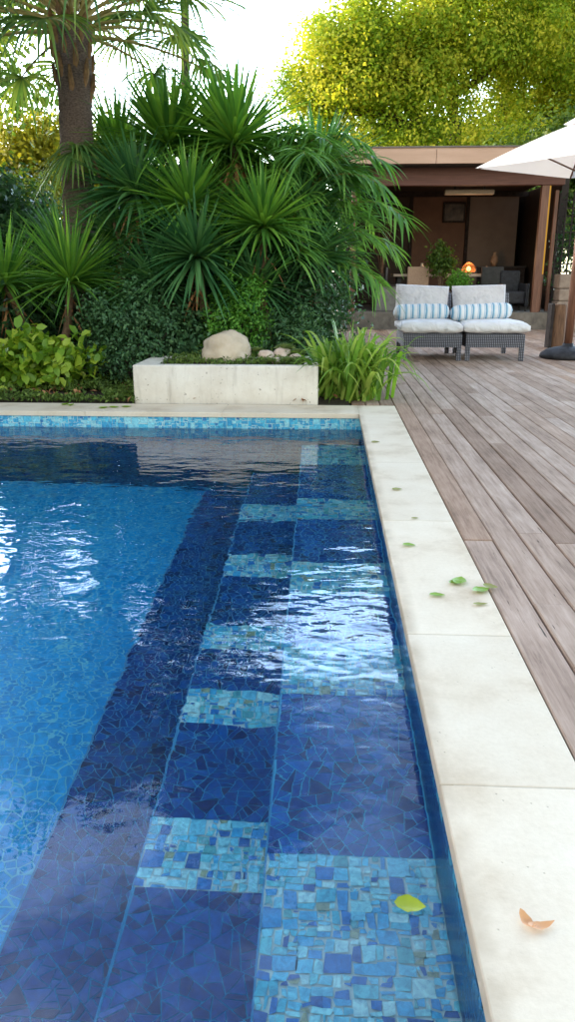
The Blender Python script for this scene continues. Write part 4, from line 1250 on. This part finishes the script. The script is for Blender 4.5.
def potted(x, y, z0, ph, pr, c, rad, n, size, mat, label):
    t = thing('potted_plant', (x, y, z0), label, 'potted plant')
    MB().lathe(x, y, [(pr * .7, z0), (pr * .95, z0 + ph * .8), (pr, z0 + ph * .82), (pr, z0 + ph), (pr * .85, z0 + ph), (pr * .8, z0 + ph * .9)], 18).build('pot', M['pot'], t, None, True)
    p, cc = clump_points(n, 36, c, rad, .08)
    v, f = leaf_cards(p, size, .55, .5); link_mesh('foliage', v, f, mat, t)
    b = MB()
    for i in range(7):
        b.tube([(x, y, z0 + ph * .85), ((x + cc[i][0]) / 2, (y + cc[i][1]) / 2, (z0 + ph + cc[i][2]) / 2), tuple(cc[i])], [.018, .012, .006], 5)
    b.build('stems', M['stem'], t, None, True)
potted(2.45, 17.75, FZ, .42, .22, (2.43, 17.75, 1.42), (.26, .24, .36), 1500, .075, M['tree_green'], 'tall potted bush behind the gap between the sofa cushions')
potted(2.78, 17.45, FZ, .38, .18, (2.78, 17.45, .98), (.22, .2, .19), 1500, .05, M['fern'], 'small bright green potted plant in front of the table lamp')

# right of the pavilion: stone wall, trellis
t = thing('stone_wall', (4.95, 16.8, 0), 'stack of rough stone blocks right of the pavilion post', 'stone wall')
for (x0, x1, z0, z1) in ((4.72, 5.5, -.16, .28), (4.72, 5.15, .285, .58), (5.16, 5.6, .285, .56), (4.74, 5.35, .585, .83), (4.72, 4.99, .835, 1.12), (5.0, 5.3, .835, 1.07)):
    b = MB(); b.box(x0, x1 - .006, 16.75, 17.2, z0, z1, .025); b.build('block', M['stone'], t)
t = thing('trellis', (5.6, 17.6, 0), 'dark wooden trellis panel right of the pavilion', 'trellis')
b = MB()
for i in range(14): b.box(4.80 + i * .14, 4.83 + i * .14, 17.60, 17.62, -.16, 2.75)
for i in range(16): b.box(4.78, 6.7, 17.623, 17.64, .2 + i * .16, .225 + i * .16)
b.build('lattice', M['log_dark'], t)
for x0 in (4.70, 6.72):
    b = MB(); b.box(x0, x0 + .07, 17.58, 17.65, -.16, 2.8); b.build('post', M['post'], t)
shrub('climbing_plant', (5.7, 17.85, 1.4), (.95, .12, 1.3), 4000, 90, .09, M['shrub_dark'], 'dark climbing plant behind the trellis', 'climber', sigma=.14)

# ================================================================== SOFA UNITS
def cushion(x0, x1, y0, y1, z0, z1, puff, mat_t=None, nx=26, ny=20, box=3.2, rim=.12):
    """a soft pillow: rounded box whose faces bulge, seams at the rim"""
    vs = []; fs = []
    for side in (0, 1):
        for j in range(ny + 1):
            for i in range(nx + 1):
                u = i / nx * 2 - 1; w_ = j / ny * 2 - 1
                e = (1 - abs(u) ** box) * (1 - abs(w_) ** box)
                e = max(e, 0) ** .45
                cx = (x0 + x1) / 2 + u * (x1 - x0) / 2 * (1 - .03 * (1 - abs(w_)) * abs(u)); cy = (y0 + y1) / 2 + w_ * (y1 - y0) / 2
                hm = (z1 - z0) / 2
                wob = .18 * mnoise.noise(Vector((cx * 6, cy * 6, side * 3 + x0 * 11)))
                zz = (z0 + z1) / 2 + (1 if side else -1) * (rim + (1 - rim) * e) * hm * (1 + wob) + (puff * (1 - u * u) * (1 - w_ * w_) if side else 0)
                vs.append((cx, cy, zz))
    nn = (nx + 1) * (ny + 1)
    for side in (0, 1):
        for j in range(ny):
            for i in range(nx):
                q = [side * nn + j * (nx + 1) + i, side * nn + j * (nx + 1) + i + 1, side * nn + (j + 1) * (nx + 1) + i + 1, side * nn + (j + 1) * (nx + 1) + i]
                fs.append(tuple(q if side else reversed(q)))
    rim = [i for i in range(nx + 1)] + [j * (nx + 1) + nx for j in range(1, ny + 1)] + [ny * (nx + 1) + i for i in range(nx - 1, -1, -1)] + [j * (nx + 1) for j in range(ny - 1, 0, -1)]
    for k in range(len(rim)):
        a, c_ = rim[k], rim[(k + 1) % len(rim)]
        fs.append((a, c_, nn + c_, nn + a))
    if mat_t is not None:
        vs = [tuple(mat_t @ Vector(p)) for p in vs]
    return MB().add(vs, fs)

def sofa_unit(x0, x1, label, skew):
    xm = (x0 + x1) / 2; y0 = 10.38; y1 = 11.5
    t = thing('garden_sofa', (xm, (y0 + y1) / 2, 0), label, 'outdoor sofa', 'pair of rattan lounge seats')
    b = MB(); b.box(x0, x1, y0, y0 + .06, .172, .345, .008); b.box(x0, x1, y1 - .06, y1, .172, .345, .008)
    b.box(x0, x0 + .06, y0 + .061, y1 - .061, .172, .345, .008); b.box(x1 - .06, x1, y0 + .061, y1 - .061, .172, .345, .008)
    b.box(x0 + .062, x1 - .062, y0 + .062, y1 - .062, .30, .335)
    b.build('frame', M['rattan'], t)
    for lx in (x0, x1 - .06):
        for ly in (y0, y1 - .06):
            b = MB(); b.box(lx, lx + .06, ly + .002, ly + .058, -.002, .1715, .006); b.build('leg', M['rattan'], t)
    # reclined back
    Rb = Matrix.Translation((xm, y1 - .06, .36)) @ Matrix.Rotation(R(-14), 4, 'X')
    b = MB(); b.box(-(x1 - x0) / 2, (x1 - x0) / 2, -.02, .03, -.02, .50, .01, Rb); b.build('backrest', M['rattan'], t)
    w = (x1 - x0)
    cushion(x0 - .045, x1 + (.05 if skew else .0), y0 - .03, y1 - .12, 0.348, .495, .02, box=9, rim=.45).build('seat_cushion', M['seat_cushion'], t, None, True)
    # back cushion leaning on the back, slightly turned
    Rc = Matrix.Translation((xm + (-.09 if skew else -.07), y1 - .26, .705)) @ Matrix.Rotation(R(2.5 if not skew else -1.5), 4, 'Y') @ Matrix.Rotation(R(74), 4, 'X')
    cushion(-.37, .37, -.25, .25, -.085, .085, .03, Rc, box=4.5, rim=.14).build('back_cushion', M['cushion'], t, None, True)
sofa_unit(.985, 1.745, 'left grey rattan lounge seat with white seat and back cushions', False)
sofa_unit(1.80, 2.56, 'right grey rattan lounge seat with white seat and back cushions', True)

def bolster(xc, yc, zc, ln, r, rz, ry, label):
    o = np.array((xc, yc, zc - r))
    Rm = Matrix.Rotation(rz, 4, 'Z') @ Matrix.Rotation(ry, 4, 'Y')
    n = 22; m_ = 30; vs = []; fs = []
    for i in range(m_ + 1):
        u = i / m_ * 2 - 1
        rr = r * (1 - abs(u) ** 9) ** .5 * (1 + .06 * mnoise.noise(Vector((u * 4, xc, 0))))
        rr = max(rr, r * .12)
        for k in range(n):
            a = 2 * PI * k / n
            q = Rm @ Vector((u * ln / 2, rr * 1.05 * math.cos(a), rr * .96 * math.sin(a)))
            vs.append((q.x, q.y, q.z + r))
    for i in range(m_):
        for k in range(n):
            fs.append((i * n + k, i * n + (k + 1) % n, (i + 1) * n + (k + 1) % n, (i + 1) * n + k))
    fs.append(tuple(reversed(range(n)))); fs.append(tuple(range(m_ * n, (m_ + 1) * n)))
    ob = MB().add([tuple(np.array(p) + o) for p in vs], fs).build('bolster_pillow', M['stripes'], None, tuple(o), True)
    tag(ob, label, 'pillow', 'striped pillows on the lounge seats')
bolster(1.27, 11.00, .595, .77, .115, R(-2), R(-1), 'blue and white striped bolster on the left lounge seat')
bolster(2.08, 10.98, .60, .86, .115, R(5), R(-3), 'blue and white striped bolster on the right lounge seat')

# ================================================================== PARASOL
px_, py_ = 3.25, 10.83
t = thing('parasol', (px_, py_, 0), 'white canvas parasol with brown wooden pole at the right edge', 'parasol')
MB().lathe(px_, py_, [(.055, .12), (.055, 1.2), (.05, 2.0), (.042, 2.97)], 16).build('pole', M['post'], t, None, True)
MB().lathe(px_, py_, [(.34, -.001), (.365, .02), (.355, .06), (.28, .115), (.15, .15), (.075, .165), (.07, .20)], 32).build('base', M['black_cloth'], t, None, True)
zc, za = 2.42, 2.98
h0 = 1.38; ang0 = R(172)
cor = [Vector((px_ + h0 * math.cos(ang0 + k * PI / 2), py_ + h0 * math.sin(ang0 + k * PI / 2), zc)) for k in range(4)]
apx = Vector((px_, py_, za))
vs = []; fs = []
nn = 14
for k in range(4):
    a, c_ = cor[k], cor[(k + 1) % 4]
    o = len(vs)
    for j in range(nn + 1):
        s_ = j / nn
        for i in range(nn + 1):
            e = a.lerp(c_, i / nn)
            p = apx.lerp(e, s_)
            mid = 4 * (i / nn) * (1 - i / nn)
            p = p + Vector((0, 0, -.045 * mid * s_ * (1 - .25 * s_) + .05 * math.sin(PI * s_) * .5))
            p = p + (apx - e).normalized() * (.05 * mid * s_)
            vs.append(p)
    for j in range(nn):
        for i in range(nn):
            fs.append((o + j * (nn + 1) + i, o + (j + 1) * (nn + 1) + i, o + (j + 1) * (nn + 1) + i + 1, o + j * (nn + 1) + i + 1))
cn = MB().add(vs, fs).build('canopy', M['parasol'], t, None, True)
vs = []; fs = []
for k in range(4):
    o = len(vs); d0 = cor[k] - apx; d1 = cor[(k + 1) % 4] - apx
    vs += [apx + Vector((0, 0, .10)), apx + d0 * .24 + Vector((0, 0, .055)), apx + d1 * .24 + Vector((0, 0, .055))]
    fs.append((o, o + 1, o + 2))
MB().add(vs, fs).build('vent', M['parasol'], cn)
MB().lathe(px_, py_, [(.02, za + .08), (.03, za + .11), (.018, za + .16)], 12).build('finial', M['post'], t, None, True)
hub = Vector((px_, py_, 2.30))
for k in range(4):
    b = MB(); b.tube([apx - Vector((0, 0, .05)), apx.lerp(cor[k], .97) - Vector((0, 0, .02))], .012, 6); rb = b.build('rib', M['post'], t, None, True)
    b = MB(); b.tube([hub, apx.lerp(cor[k], .55) - Vector((0, 0, .035))], .010, 6); b.build('strut', M['post'], rb, None, True)
MB().lathe(px_, py_, [(.06, 2.26), (.075, 2.28), (.075, 2.33), (.06, 2.35)], 16).build('hub', M['post'], t, None, True)

# log stump by the parasol
t = thing('log_stump', (3.56, 12.5, 0), 'upright wooden log stump on the deck behind the parasol base', 'log stump')
vs = []; fs = []; n = 20
zs = [-.002, .05, .2, .4, .55, .64, .66]
for z in zs:
    for k in range(n):
        a = 2 * PI * k / n; r = (.13 - .02 * z) * (1 + .12 * mnoise.noise(Vector((math.cos(a) * 2, math.sin(a) * 2, z * 1.5)))) * (.9 if z == .66 else 1)
        vs.append((3.56 + r * math.cos(a), 12.5 + r * math.sin(a), z))
for i in range(len(zs) - 1):
    for k in range(n): fs.append((i * n + k, i * n + (k + 1) % n, (i + 1) * n + (k + 1) % n, (i + 1) * n + k))
fs.append(tuple(range((len(zs) - 1) * n, len(zs) * n)))
MB().add(vs, fs).build('bark', M['log'], t, None, True)
b = MB(); b.box(3.41, 3.455, 12.36, 12.60, -.002, .67, .008); b.build('slab', M['log_dark'], t)

# ================================================================== FALLEN LEAVES
def fallen(x, y, z, ln, wd, rz, mat, label, curl=.25, name='fallen_leaf'):
    n = 9; vs = []; fs = []
    for i in range(n + 1):
        u = i / n
        wv = wd * .5 * (math.sin(PI * min(1, u ** .8)) ** .9) + .0006
        zz = ln * curl * (u - .5) ** 2 * 1.6
        for s_ in (-1, 0, 1):
            vs.append((u * ln - ln / 2, s_ * wv * (1 + .08 * math.sin(i * 2.1)), zz + (abs(s_) * wv * .35) + .002))
    for i in range(n):
        for k in (0, 1):
            fs.append((i * 3 + k, i * 3 + k + 1, (i + 1) * 3 + k + 1, (i + 1) * 3 + k))
    Rm = Matrix.Translation((x, y, z)) @ Matrix.Rotation(rz, 4, 'Z')
    o = MB().add([tuple(Rm @ Vector(p)) for p in vs], fs).build(name, mat, None, (x, y, z), True)
    return tag(o, label, 'leaf', 'fallen leaves around the pool')
fallen(.483, 2.60, 0, .075, .05, R(70), M['leaf_fresh'], 'fresh green leaf standing out on the coping edge, upper of the pair near the deck')
fallen(.467, 2.585, 0, .05, .035, R(10), M['leaf_fresh'], 'small green leaf tucked under the upper leaf of the coping pair', .3)
fallen(.545, 2.52, 0, .065, .045, R(20), M['leaf_fresh'], 'green leaf across the joint of coping and deck, lower of the pair')
fallen(.583, 2.55, 0, .055, .04, R(-30), M['leaf_olive'], 'dull green leaf on the first deck board beside the coping', .4)
fallen(.387, 2.472, 0, .055, .028, R(-5), M['leaf_fresh'], 'slim green leaf on the coping left of the leaf pair', .15)
fallen(.341, 2.986, 0, .055, .034, R(-10), M['leaf_fresh'], 'green leaf on the coping near the water beyond the leaf pair', .15)
fallen(.365, 3.854, 0, .055, .035, R(5), M['leaf_olive'], 'olive leaf alone halfway along the coping', .15)
fallen(.405, 3.36, 0, .035, .018, R(0), M['leaf_olive'], 'tiny olive leaf on the coping joint', .15)
fallen(.521, 2.402, 0, .05, .02, R(5), M['leaf_olive'], 'narrow olive leaf on the coping below the leaf pair', .2)
fallen(.322, 5.05, 0, .06, .035, R(0), M['leaf_olive'], 'olive leaf on the coping nearest the far corner', .15)
fallen(.352, 1.062, .001, .040, .018, R(-60), M['leaf_dry'], 'curled dry orange petal on the near coping, its upright half', .9, 'dry_leaf')
fallen(.372, 1.056, .001, .048, .016, R(12), M['leaf_dry'], 'curled dry orange petal on the near coping, its flat half', .5, 'dry_leaf')
fallen(.176, 1.225, ZW - .0005, .062, .042, R(-8), M['leaf_lime'], 'yellow green leaf floating on the water above the turquoise step', .2)
for i, (x, y) in enumerate([(-1.80, 6.37), (-1.70, 6.40), (-1.88, 6.34), (-2.26, 6.50), (-2.20, 6.47)]):
    fallen(x, y, 0, .09, .05, R(20 * i), M['leaf_fresh'], ['fresh green leaf on the far coping left of the planter, middle of three', 'fresh green leaf on the far coping, right of three', 'fresh green leaf on the far coping, left of three',
           'green leaf at the back of the far coping, left of two', 'green leaf at the back of the far coping, right of two'][i], .2)

# ================================================================== LIGHT, SKY, CAMERA
SUN_EL, SUN_AZ = 17.0, -78.0            # azimuth clockwise from +Y (seen from above); the sun is low on the left
sd = Vector((math.sin(R(SUN_AZ)) * math.cos(R(SUN_EL)), math.cos(R(SUN_AZ)) * math.cos(R(SUN_EL)), math.sin(R(SUN_EL))))
sl = bpy.data.lights.new('sun', 'SUN'); sl.energy = 5.0; sl.angle = R(.5); sl.color = (1.0, .84, .60)
so = bpy.data.objects.new('sun', sl); COL.objects.link(so)
so.rotation_euler = sd.to_track_quat('Z', 'Y').to_euler(); so.location = (-30, 10, 30)
lp = bpy.data.lights.new('table_lamp_light', 'POINT'); lp.energy = 32; lp.color = (1, .58, .30); lp.shadow_soft_size = .05
lo = bpy.data.objects.new('table_lamp_light', lp); COL.objects.link(lo); lo.location = (3.17, 18.6, 1.5)

wd = bpy.data.worlds.new('World'); S.world = wd; wd.use_nodes = True
nt = wd.node_tree; nt.nodes.clear()
sky = N(nt, 'ShaderNodeTexSky', sky_type='NISHITA'); sky.sun_disc = False
sky.sun_elevation = R(SUN_EL); sky.sun_rotation = R(SUN_AZ); sky.air_density = 1.2; sky.dust_density = 2.5; sky.ozone_density = 1.5
tc = N(nt, 'ShaderNodeTexCoord')
mp = N(nt, 'ShaderNodeMapping'); mp.inputs['Scale'].default_value = (1, 1, 2.6); L(nt, tc.outputs['Generated'], mp.inputs['Vector'])
cl = noise(nt, mp.outputs['Vector'], 2.6, 7, .58, .5)
clm = mapr(nt, cl, .42, .74, .06, .62)
lum = N(nt, 'ShaderNodeRGBToBW'); L(nt, sky.outputs[0], lum.inputs[0])
cloudc = mix(nt, 1.0, lum.outputs[0], (1.55, 1.56, 1.70), 'MULTIPLY')
col = mix(nt, clm, sky.outputs[0], cloudc)
# bright evening clouds low ahead (ragged upper edge), added warm gain behind the camera to front-light the plants, thin veil overhead
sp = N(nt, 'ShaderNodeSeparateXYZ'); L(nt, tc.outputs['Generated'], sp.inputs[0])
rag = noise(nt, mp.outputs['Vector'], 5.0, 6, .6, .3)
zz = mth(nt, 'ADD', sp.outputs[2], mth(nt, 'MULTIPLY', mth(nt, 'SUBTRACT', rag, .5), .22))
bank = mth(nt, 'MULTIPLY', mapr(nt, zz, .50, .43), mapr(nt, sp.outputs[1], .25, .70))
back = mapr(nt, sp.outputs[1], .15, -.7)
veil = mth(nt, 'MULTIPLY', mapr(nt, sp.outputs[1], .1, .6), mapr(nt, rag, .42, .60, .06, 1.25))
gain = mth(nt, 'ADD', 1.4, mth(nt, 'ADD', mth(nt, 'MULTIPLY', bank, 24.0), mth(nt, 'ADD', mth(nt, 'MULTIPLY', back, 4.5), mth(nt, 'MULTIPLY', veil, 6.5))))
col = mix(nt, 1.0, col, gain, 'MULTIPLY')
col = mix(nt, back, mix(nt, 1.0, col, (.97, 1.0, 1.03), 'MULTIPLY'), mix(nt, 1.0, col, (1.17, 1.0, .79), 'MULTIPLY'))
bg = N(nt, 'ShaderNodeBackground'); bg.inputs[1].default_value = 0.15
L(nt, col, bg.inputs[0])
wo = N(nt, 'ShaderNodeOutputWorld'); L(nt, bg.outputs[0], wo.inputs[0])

cam = bpy.data.cameras.new('camera'); co = bpy.data.objects.new('camera', cam); COL.objects.link(co)
cam.sensor_fit = 'VERTICAL'; cam.sensor_height = 36; cam.lens = 768 / 1022 * 36
cam.clip_start = .05; cam.clip_end = 2000
co.location = (0, 0, 1.05)
co.rotation_euler = (R(90 - 16.9), 0, R(3.0))
S.camera = co
S.view_settings.view_transform = 'Standard'; S.view_settings.look = 'None'; S.view_settings.exposure = 0; S.view_settings.gamma = 1
S.cycles.max_bounces = 14; S.cycles.transmission_bounces = 10; S.cycles.transparent_max_bounces = 10
S.cycles.diffuse_bounces = 5; S.cycles.glossy_bounces = 5
S.cycles.sample_clamp_indirect = 8
S.cycles.use_denoising = True
